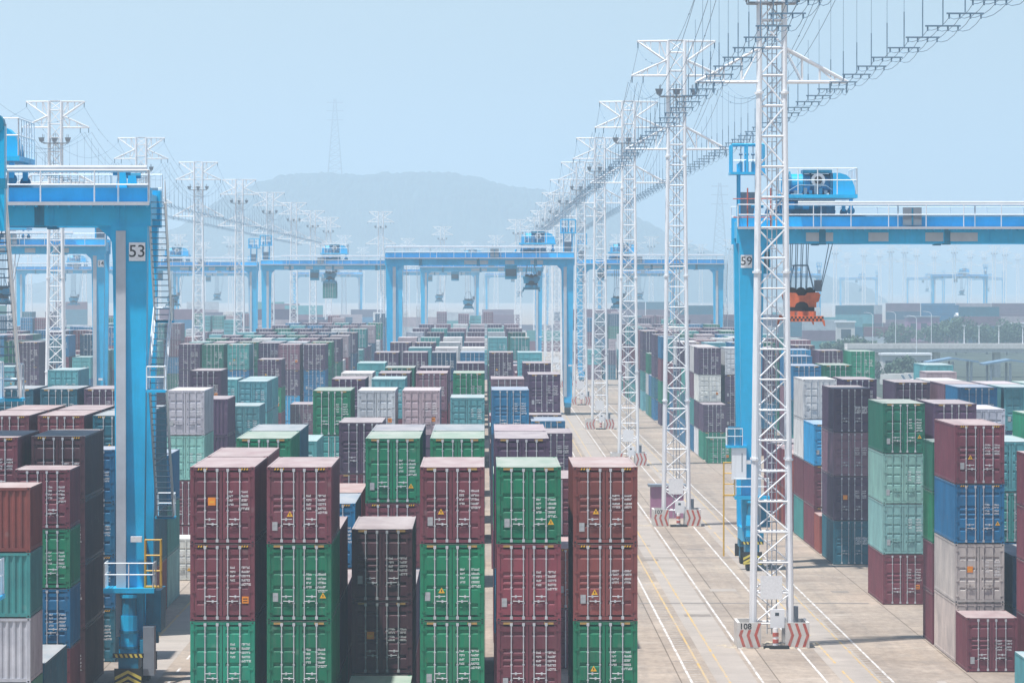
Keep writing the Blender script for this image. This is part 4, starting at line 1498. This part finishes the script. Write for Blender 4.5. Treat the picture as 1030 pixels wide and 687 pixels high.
# ------------------------------------------------------------------ ground
def ground_mat():
    m, nt, b = new_mat('yard_concrete')
    L = nt.links.new
    geo = N(nt, 'ShaderNodeNewGeometry')
    n1 = N(nt, 'ShaderNodeTexNoise', i_Scale=0.06, i_Detail=8.0, i_Roughness=0.7)
    L(geo.outputs['Position'], n1.inputs['Vector'])
    c1 = ramp(nt, n1.outputs[0], 0.3, 0.7, (0.29, 0.23, 0.18, 1), (0.48, 0.395, 0.315, 1))
    # tyre-dark streaks running along the lanes
    mp = N(nt, 'ShaderNodeMapping'); mp.inputs['Scale'].default_value = (1.3, 0.02, 1)
    L(geo.outputs['Position'], mp.inputs[0])
    n2 = N(nt, 'ShaderNodeTexNoise', i_Scale=1.0, i_Detail=5.0, i_Roughness=0.6)
    L(mp.outputs[0], n2.inputs['Vector'])
    st = ramp(nt, n2.outputs[0], 0.5, 0.75, (0, 0, 0, 1), (0.62, 0.62, 0.62, 1))
    c = mixc(nt, st.outputs[0], c1.outputs[0], (0.26, 0.225, 0.195, 1))
    # slab joints
    br = N(nt, 'ShaderNodeTexBrick')
    br.offset = 0.0
    br.inputs['Scale'].default_value = 1.0
    br.inputs['Mortar Size'].default_value = 0.035
    br.inputs['Mortar Smooth'].default_value = 0.3
    br.inputs['Brick Width'].default_value = 4.6
    br.inputs['Row Height'].default_value = 9.0
    br.inputs['Color1'].default_value = (1, 1, 1, 1)
    br.inputs['Color2'].default_value = (0.86, 0.86, 0.87, 1)
    br.inputs['Mortar'].default_value = (0.42, 0.40, 0.38, 1)
    L(geo.outputs['Position'], br.inputs['Vector'])
    c = mixc(nt, 1.0, c, br.outputs['Color'], 'MULTIPLY')
    # oil and grime spots
    n3 = N(nt, 'ShaderNodeTexNoise', i_Scale=0.35, i_Detail=9.0, i_Roughness=0.75)
    L(geo.outputs['Position'], n3.inputs['Vector'])
    sp = ramp(nt, n3.outputs[0], 0.54, 0.74, (0, 0, 0, 1), (0.7, 0.7, 0.7, 1))
    c = mixc(nt, sp.outputs[0], c, (0.20, 0.18, 0.165, 1))
    n4 = N(nt, 'ShaderNodeTexNoise', i_Scale=2.4, i_Detail=6.0, i_Roughness=0.7)
    mp4 = N(nt, 'ShaderNodeMapping'); mp4.inputs['Scale'].default_value = (1, 0.25, 1)
    L(geo.outputs['Position'], mp4.inputs[0]); L(mp4.outputs[0], n4.inputs['Vector'])
    gr = ramp(nt, n4.outputs[0], 0.3, 0.7, (0.78, 0.78, 0.78, 1), (1.14, 1.14, 1.14, 1))
    c = mixc(nt, 1.0, c, gr.outputs[0], 'MULTIPLY')
    mp6 = N(nt, 'ShaderNodeMapping'); mp6.inputs['Scale'].default_value = (0.22, 0.13, 1); mp6.inputs['Rotation'].default_value = (0, 0, 0.4)
    n6 = N(nt, 'ShaderNodeTexNoise', i_Scale=1.0, i_Detail=12.0, i_Roughness=0.8)
    L(geo.outputs['Position'], mp6.inputs[0]); L(mp6.outputs[0], n6.inputs['Vector'])
    s6 = ramp(nt, n6.outputs[0], 0.57, 0.66, (0, 0, 0, 1), (0.55, 0.55, 0.55, 1))
    c = mixc(nt, s6.outputs[0], c, (0.17, 0.15, 0.135, 1))
    n7 = N(nt, 'ShaderNodeTexNoise', i_Scale=0.11, i_Detail=10.0, i_Roughness=0.78)
    L(geo.outputs['Position'], n7.inputs['Vector'])
    s7 = ramp(nt, n7.outputs[0], 0.55, 0.68, (0, 0, 0, 1), (0.45, 0.45, 0.45, 1))
    c = mixc(nt, s7.outputs[0], c, (0.62, 0.55, 0.47, 1))
    L(c, b.inputs['Base Color'])
    b.inputs['Roughness'].default_value = 0.85
    b.inputs['Specular IOR Level'].default_value = 0.25
    return m
def marking_mat(name, col):
    m, nt, b = new_mat(name)
    L = nt.links.new
    geo = N(nt, 'ShaderNodeNewGeometry')
    n1 = N(nt, 'ShaderNodeTexNoise', i_Scale=1.6, i_Detail=8.0, i_Roughness=0.75)
    mp = N(nt, 'ShaderNodeMapping'); mp.inputs['Scale'].default_value = (2, 0.35, 1)
    L(geo.outputs['Position'], mp.inputs[0]); L(mp.outputs[0], n1.inputs['Vector'])
    r = ramp(nt, n1.outputs[0], 0.38, 0.58, (0, 0, 0, 1), (0.95, 0.95, 0.95, 1))
    c = mixc(nt, r.outputs[0], (*col, 1), (0.40, 0.35, 0.30, 1))
    L(c, b.inputs['Base Color'])
    b.inputs['Roughness'].default_value = 0.8
    return m
M['ground'] = ground_mat()
M['lwhite'] = marking_mat('lane_paint_white', (0.80, 0.79, 0.77))
M['lyellow'] = marking_mat('lane_paint_yellow', (0.62, 0.38, 0.06))
M['strip'] = simple('runway_concrete', (0.38, 0.33, 0.285), 0.85, 0.16, 0.25, dirt=(0.28, 0.26, 0.24))
M['patch'] = simple('darker_concrete_patch', (0.24, 0.205, 0.175), 0.9, 0.25, 1.5)
M['asph'] = simple('dirty_drain_cover', (0.21, 0.185, 0.165), 0.9, 0.2, 0.2)
M['water'] = simple('distant_flat_land', (0.10, 0.11, 0.08), 0.9, 0.3, 0.01)

q = MB()
q.add([(-4500, -60, 0), (4500, -60, 0), (4500, 14000, 0), (-4500, 14000, 0)], [(0, 1, 2, 3)], 'ground')
tag(part('ground', q, None), kind='structure')
M['verge'] = simple('scrub_verge', (0.05, 0.065, 0.045), 0.95, 0.5, 0.06, dirt=(0.12, 0.115, 0.10))
q = MB()
q.add([(50, 760, 0.004), (700, 760, 0.004), (700, 2600, 0.004), (50, 2600, 0.004)], [(0, 1, 2, 3)], 'verge')
tag(part('verge', q, None), kind='structure')
def sheet(name, x0, x1, y0, y1, z, mat):
    q = MB()
    q.add([(x0, y0, z), (x1, y0, z), (x1, y1, z), (x0, y1, z)], [(0, 1, 2, 3)], mat)
    return q
# runway strips for the crane wheels
for x in (XA + 12.5, XA - 12.5, XB + 12.5, XB - 12.5, XC - 12.5, XC + 12.5):
    tag(part('runway_strip', sheet('s', x - 0.95, x + 0.95, 100, 1100, 0.004, 'strip'), None), kind='structure')
def marking(x, w, mat, y0=100, y1=1060, z=0.008, dash=None):
    q = MB()
    if dash:
        y = y0
        while y < y1:
            q.add([(x - w, y, z), (x + w, y, z), (x + w, y + dash[0], z), (x - w, y + dash[0], z)], [(0, 1, 2, 3)], mat)
            y += dash[1]
    else:
        q.add([(x - w, y0, z), (x + w, y0, z), (x + w, y1, z), (x - w, y1, z)], [(0, 1, 2, 3)], mat)
    tag(part('road_marking', q, None), kind='structure')
for x, m_ in ((9.68, 'lwhite'), (10.45, 'lyellow'), (11.46, 'lyellow'), (13.0, 'lwhite'), (16.0, 'lwhite'), (18.45, 'lyellow'), (19.1, 'lwhite')):
    marking(x, 0.06 if m_ == 'lwhite' else 0.055, m_)
marking(17.2, 0.06, 'lyellow', 100, 700, dash=(16, 21))
for x in (-12.3, -17.2):
    marking(x, 0.07, 'lyellow')
marking(-14.75, 0.06, 'lwhite', dash=(3, 9))
for x in (-39.0, -49.0):
    marking(x, 0.08, 'lwhite')
rr = random.Random(5)
for Y in (247, 318, 371, 452, 506, 634, 810):
    tag(part('drain_channel', sheet('s', 6.6, 22.4, Y, Y + rr.uniform(0.5, 1.0), 0.0065, 'asph'), None), kind='structure')
for k in range(26):
    Y = rr.uniform(235, 560); x = rr.uniform(7.2, 21.5)
    w_ = rr.uniform(0.4, 1.6)
    tag(part('concrete_patch', sheet('s', x, x + w_, Y, Y + rr.uniform(0.6, 3.0), 0.0052, 'patch' if rr.random() < 0.6 else 'strip'), None), kind='structure')
# wheel-rung hatching beside the runway
q = MB()
y = 150
while y < 640:
    q.add([(9.8, y, 0.008), (10.3, y, 0.008), (10.3, y + 0.12, 0.008), (9.8, y + 0.12, 0.008)], [(0, 1, 2, 3)], 'lwhite')
    q.add([(18.55, y, 0.008), (18.95, y, 0.008), (18.95, y + 0.12, 0.008), (18.55, y + 0.12, 0.008)], [(0, 1, 2, 3)], 'lwhite')
    y += 1.6
tag(part('road_marking', q, None), kind='structure')

# ------------------------------------------------------------------ right background: trees, buildings, flyover, lamps
def at(px, py, h=None, Y=None):
    """pixel to plan position: on the ground for a given depth Y"""
    return ((px - VX) * Y / FPX, Y)

def tree(X, Y, h, w, seed, label):
    r = random.Random(seed)
    b = MB()
    b.tube((0, 0, 0), (r.uniform(-.2, .2), 0, h * 0.45), 0.22, 'trunk', 7, 0.14)
    for i in range(5):
        a = r.uniform(0, 2 * PI)
        b.tube((0, 0, h * 0.38), (math.cos(a) * w * 0.3, math.sin(a) * w * 0.3, h * r.uniform(0.55, 0.8)), 0.1, 'trunk', 5, 0.04)
    root = tag(link('tree', None, loc=(X, Y, 0)), label, 'tree', 'trees beside the flyover')
    part('trunk', b, root)
    c = MB()
    lobes = [(r.gauss(0, w * 0.2), r.gauss(0, w * 0.2), h * r.uniform(0.42, 0.86), w * r.uniform(0.16, 0.30)) for _ in range(11)]
    for (lx, ly, lz, lr) in lobes:
        for i in range(95):
            d = Vector((r.gauss(0, 1), r.gauss(0, 1), r.gauss(0, 1))).normalized() * lr * r.uniform(0.55, 1.1)
            p = Vector((lx, ly, lz)) + Vector((d.x, d.y, d.z * 0.85))
            n = (d.normalized() + Vector((r.gauss(0, .5), r.gauss(0, .5), r.gauss(0, .5)))).normalized()
            u = n.orthogonal().normalized()
            v = n.cross(u)
            s_ = r.uniform(0.16, 0.42)
            c.add([tuple(p + u * s_), tuple(p + v * s_ * 0.7), tuple(p - u * s_), tuple(p - v * s_ * 0.7)], [(0, 1, 2, 3)], 'leaf')
    part('crown', c, root)
TORD = ['first', 'second', 'third', 'fourth', 'fifth', 'sixth', 'seventh', 'eighth', 'ninth', 'tenth', 'eleventh', 'twelfth', 'thirteenth', 'fourteenth']
for i, (px, h, w) in enumerate(((837, 6.5, 5), (848, 8.2, 6), (858, 7.2, 5), (868, 7.8, 5.5), (877, 7.0, 4.5))):
    X, Y = at(px, 0, Y=1150 + (i % 3) * 9)
    tree(X, Y, h, w, i + 3, 'bushy dark tree behind the green container of right block, %s of five from left' % TORD[i])
for i, (px, h, w) in enumerate(((897, 4.5, 5), (906, 5.5, 5), (915, 4.6, 4.5))):
    X, Y = at(px, 0, Y=1000 + i * 6)
    tree(X, Y, h, w, i + 40, 'low shrubby tree before the white wall at right, %s from left' % TORD[i])
for i, px in enumerate((897, 908, 934, 943, 953, 962, 972, 983, 993, 1003, 1013, 1023)):
    X, Y = at(px, 0, Y=1420 + (i * 37) % 90)
    tree(X, Y, 7.5 + (i * 29 % 7) * 0.45, 6.5 + (i % 3), i + 60, 'hazy tree in the belt beyond the flyover, %s from left' % TORD[i])

def building(X0, X1, Y, D, h, wallm, roofm, label, windows=0, gable=0.0, cat='building'):
    b = MB()
    w = (X1 - X0)
    b.box(-w / 2, 0, 0, w / 2, D, h, wallm)
    o = part('building', b, None, loc=((X0 + X1) / 2, Y, 0))
    b = MB()
    if gable:
        b.prism_yz([(-0.4, h), (D + 0.4, h), (D / 2, h + gable)], -w / 2 - 0.4, w / 2 + 0.4, roofm)
    else:
        b.box(-w / 2 - 0.3, -0.3, h + 0.002, w / 2 + 0.3, D + 0.3, h + 0.35, roofm)
    part('roof', b, o)
    for i in range(windows):
        x = -w / 2 + w * (i + 0.5) / windows
        ww = w / windows * 0.55
        b = MB(); b.box(x - ww / 2, -0.05, h * 0.52, x + ww / 2, 0.02, h * 0.80, 'glass')
        f = part('window', b, o)
        b = MB(); b.box(x - ww / 2 - 0.15, -0.09, h * 0.50, x + ww / 2 + 0.15, -0.01, h * 0.52, 'white')
        part('sill', b, f)
    b = MB(); b.box(-0.8, -0.06, 0.02, 0.8, 0.02, 2.3, 'grey')
    part('door', b, o)
    tag(o, label, cat)
    return o
s_ = 3.9
building((842 - VX) / s_, (860 - VX) / s_, 1410, 6, 8.6, 'bwall', 'white', 'small white gatehouse with wide dark window beside the hazy trees', 1)
building((888 - VX) / 5.4, (936 - VX) / 5.4, 1018, 8, 5.3, 'bwall', 'white', 'low white building with pale roof left of the blue canopy', 4)
building((965 - VX) / 3.2, (1000 - VX) / 3.2, 1720, 15, 8.2, 'bwall', 'white', 'white warehouse among the tree belt at right', 3, 1.2)
building((907 - VX) / 3.3, (938 - VX) / 3.3, 1640, 15, 8.5, 'pink', 'grey', 'faded pinkish warehouse beyond the trees at right', 3)
building((1010 - VX) / 3.3, (1050 - VX) / 3.3, 1650, 15, 6.5, 'bwall', 'white', 'pale warehouse cut off by the right picture edge', 3)

# flyover
q = MB()
q.box(72, 1085, 5.0, 260, 1094, 5.7, 'conc')
q.prism_xz([(72, 5.0), (260, 5.0), (260, 5.7), (72, 5.7)], 1084.7, 1085.0, 'conc') if False else None
fo = part('flyover', q, None)
for y in (1084.85, 1093.9):
    part('parapet', MB().box(72, y, 5.704, 260, y + 0.25, 6.7, 'conc'), fo)
for x in range(78, 150, 12):
    part('pier', MB().box(x - 0.6, 1087, 0, x + 0.6, 1092, 5.0, 'conc'), fo)
tag(fo, 'grey concrete flyover on piers crossing behind the blue canopy at right', 'flyover')
# canopy
def canopy(px0, px1, Y, hz, label):
    x0, x1 = (px0 - VX) * Y / FPX, (px1 - VX) * Y / FPX
    w = x1 - x0
    root = tag(link('canopy', None, loc=((x0 + x1) / 2, Y, 0)), label, 'canopy', 'sloped steel canopies by the flyover')
    b = MB()
    b.prism_xz([(-w / 2, hz - 0.4), (0, hz + 0.35), (w / 2, hz - 0.25), (w / 2, hz + 0.05), (0, hz + 0.65), (-w / 2, hz - 0.1)], 0, 9, 'broof')
    part('roof', b, root)
    for x in (-w * 0.36, 0.0, w * 0.36):
        for y in (1, 8):
            b = MB(); b.tube((x, y, 0), (x, y, hz - 0.05), 0.22, 'lgrey', 8)
            part('column', b, root)
canopy(933, 985, 930, 5.4, 'blue grey steel canopy with sloped roof before the flyover, left one of two')
canopy(990, 1044, 925, 5.2, 'blue grey steel canopy with sloped roof cut by the right edge')
def van(X, Y, label):
    o = part('van', MB().prism_yz([(0, 0.45), (5.2, 0.45), (5.2, 2.3), (1.5, 2.3), (0.9, 1.35), (0, 1.15)], -0.95, 0.95, 'bwall'), None, loc=(X, Y, 0), rz=1.2)
    part('windscreen', MB().prism_yz([(0.93, 1.42), (1.0, 1.38), (1.5, 2.15), (1.43, 2.2)], -0.8, 0.8, 'glass'), o)
    for y in (0.9, 4.2):
        for x in (-0.97, 0.77):
            part('wheel', MB().tube((x, y, 0.38), (x + 0.2, y, 0.38), 0.38, 'tyre', 12), o)
    tag(o, label, 'van', 'white vans parked by the canopies')
for i, px in enumerate((915, 922, 930)):
    van((px - VX) * (985 + i * 7) / FPX, 985 + i * 7, 'small white van parked left of the blue canopy, %s of three from left' % ['first', 'second', 'third'][i])
# street lamps
def lamp_mb(h):
    b = MB(); b.tube((0, 0, 0), (0, 0, h), 0.10, 'white', 8, 0.06)
    a = MB(); a.path([(0, 0, h - 0.1), (-0.4, 0, h + 0.35), (-1.3, 0, h + 0.5)], 0.05, 'white', 6)
    l = MB(); l.box(-1.9, -0.16, h + 0.44, -1.2, 0.16, h + 0.58, 'lgrey')
    return b.mesh('pole'), a.mesh('arm'), l.mesh('lamp_head')
LM = lamp_mb(12.0)
LM2 = lamp_mb(4.6)
for i, (px, py) in enumerate(((878, 314), (901, 313), (922, 317), (937, 313), (970, 327), (985, 326), (1005, 322), (1029, 323))):
    deck = py > 320
    Y = 1089.5 if deck else FPX * (CAMH - 12.6) / (py - VY)
    X = (px - VX) * Y / FPX
    root = link('street_lamp', None, loc=(X, Y, 5.7 if deck else 0))
    for nm, me in zip(('pole', 'arm', 'lamp_head'), LM2 if deck else LM):
        if not (deck and nm == 'arm'):
            link(nm, me, root, loc=(1.55, 0, -0.55) if (deck and nm == 'lamp_head') else (0, 0, 0))
    tag(root, 'slim white street lamp in the hazy right background, %s from left' % TORD[i], 'street lamp', 'street lamps along the far road')

# ------------------------------------------------------------------ hills
def hill(name, prof, Y, depth, seed):
    """ridge profile in pixels -> terrain mound at depth Y with a rounded back and front"""
    r = random.Random(seed)
    s = FPX / Y
    pts = []
    for (xa, ya), (xb, yb) in zip(prof[:-1], prof[1:]):
        n = max(2, int((xb - xa) / 3))
        for i in range(n):
            t = i / n
            pts.append(((xa + (xb - xa) * t - VX) / s, CAMH + (VY - (ya + (yb - ya) * t)) / s + r.uniform(-0.9, 0.9)))
    pts.append(((prof[-1][0] - VX) / s, CAMH + (VY - prof[-1][1]) / s))
    q = MB()
    prev = None
    NR = 34
    for j in range(NR + 1):
        u = -1.0 + 2.0 * j / NR
        f = max(0.0, math.cos(u * PI / 2)) ** 0.8
        row = []
        for (x, z) in pts:
            v = Vector((x * 0.006, u * depth * 0.006, seed))
            big = noise.noise(v * 0.35) * 0.16 * (1 - f) * 4 * f
            fine = (noise.noise(v * 4.0) * 4.0 + noise.noise(v * 11.0) * 3.2 + noise.noise(v * 31.0) * 2.0) * min(1, f * 3)
            row.append((x, Y + u * depth, max(-0.5, z * (f + big) + fine) if 0 < j < NR else -0.5))
        if prev:
            q.sheet(prev, row, 'hill')
        prev = row
    tag(part(name, q, None), kind='structure')
hill('hill', [(60, 284), (110, 272), (150, 254), (185, 232), (215, 212), (245, 194), (266, 184.6), (303, 177), (328, 174), (345, 176), (368, 177), (401, 176), (430, 174.5), (455, 174.7), (484, 181), (506, 187.5), (543, 191),
              (575, 198), (605, 207), (630, 217), (645, 222), (660, 232), (680, 243), (720, 256), (770, 268), (830, 280)], 6300, 1000, 3)
hill('hill', [(-60, 262), (40, 268), (110, 262), (180, 258), (260, 262), (340, 270)], 11500, 800, 5)
hill('hill', [(560, 272), (660, 268), (740, 262), (820, 265), (900, 259), (980, 263), (1060, 258), (1120, 264)], 11000, 900, 9)  # invented low range, added to darken the pale horizon behind the right masts

# transmission pylons
def pylon(px, ptop, pbase, Y, label):
    s = FPX / Y
    h = (pbase - ptop) / s
    zb = CAMH + (VY - pbase) / s
    root = tag(link('pylon', None, loc=((px - VX) / s, Y, zb)), label, 'pylon')
    b = MB()
    w0 = h * 0.10
    for sx in (-1, 1):
        for sy in (-1, 1):
            b.tube((sx * w0, sy * w0, -8), (sx * w0 * 0.12, sy * w0 * 0.12, h), 0.5, 'grey', 5)
    n = 12
    for i in range(n):
        za, zc_ = h * i / n, h * (i + 1) / n
        wa, wc = w0 * (1 - 0.88 * i / n), w0 * (1 - 0.88 * (i + 1) / n)
        for sy in (-1, 1):
            b.tube((-wa, sy * wa, za), (wc, sy * wc, zc_), 0.18, 'grey', 4)
            b.tube((wa, sy * wa, za), (-wc, sy * wc, zc_), 0.18, 'grey', 4)
            b.tube((-wa, sy * wa, za), (wa, sy * wa, za), 0.18, 'grey', 4)
    part('lattice_body', b, root)
    for f in (0.72, 0.84, 0.95):
        b = MB(); b.box(-h * 0.11, -0.4, h * f, h * 0.11, 0.4, h * f + 0.8, 'grey')
        part('crossarm', b, root)
pylon(337, 100, 176, 6300, 'faint tall pylon standing on the hill top')
pylon(724, 184, 262, 5600, 'faint tall pylon in the haze left of crane 59')

# ------------------------------------------------------------------ haze
HAZE_D, HAZE_C = 0.00030, (0.635, 0.845, 1.0)
m = bpy.data.materials.new('haze_air')
m.use_nodes = True
nt = m.node_tree
nt.nodes.clear()
out = nt.nodes.new('ShaderNodeOutputMaterial')
pv = nt.nodes.new('ShaderNodeVolumePrincipled')
pv.inputs['Color'].default_value = (*HAZE_C, 1)
pv.inputs['Density'].default_value = HAZE_D
pv.inputs['Density Attribute'].default_value = ''
pv.inputs['Temperature Attribute'].default_value = ''
pv.inputs['Color Attribute'].default_value = ''
pv.inputs['Anisotropy'].default_value = 0.0
nt.links.new(pv.outputs[0], out.inputs['Volume'])
m.cycles.homogeneous_volume = True
M['haze'] = m
q = MB()
q.box(-4700, -120, -1.6, 4700, 14300, 345, 'haze')
tag(part('haze', q, None), kind='stuff')

# ------------------------------------------------------------------ light
SUN_EL, SUN_AZ = 72.0, 40.0     # azimuth: from -X, turned 9 deg toward the camera
sv = Vector((-math.cos(R(SUN_EL)) * math.cos(R(SUN_AZ)), -math.cos(R(SUN_EL)) * math.sin(R(SUN_AZ)), math.sin(R(SUN_EL))))
ld = bpy.data.lights.new('sun', 'SUN')
ld.energy = 5.0
ld.angle = R(1.2)
ld.color = (1.0, 0.975, 0.94)
lo = bpy.data.objects.new('sun', ld)
COL.objects.link(lo)
lo.rotation_euler = sv.to_track_quat('Z', 'Y').to_euler()
lo.location = (-100, -20, 200)
w = bpy.data.worlds.new('World')
scene.world = w
w.use_nodes = True
nt = w.node_tree
bg = nt.nodes['Background']
sky = nt.nodes.new('ShaderNodeTexSky')
sky.sky_type = 'NISHITA'
sky.sun_disc = False
sky.sun_elevation = R(SUN_EL)
sky.sun_rotation = math.atan2(sv.x, sv.y)
sky.air_density = 1.2
sky.dust_density = 1.0
sky.ozone_density = 3.0
nt.links.new(sky.outputs[0], bg.inputs[0])
bg.inputs[1].default_value = 0.092

# ------------------------------------------------------------------ render settings
scene.view_settings.view_transform = 'Standard'
scene.view_settings.look = 'None'
scene.view_settings.exposure = 0.36
scene.view_settings.gamma = 1.0
scene.view_settings.use_curve_mapping = False
scene.cycles.use_denoising = True
scene.cycles.max_bounces = 6
scene.cycles.diffuse_bounces = 3
scene.cycles.glossy_bounces = 2
scene.cycles.volume_bounces = 1
scene.cycles.transparent_max_bounces = 4
scene.cycles.filter_width = 1.5
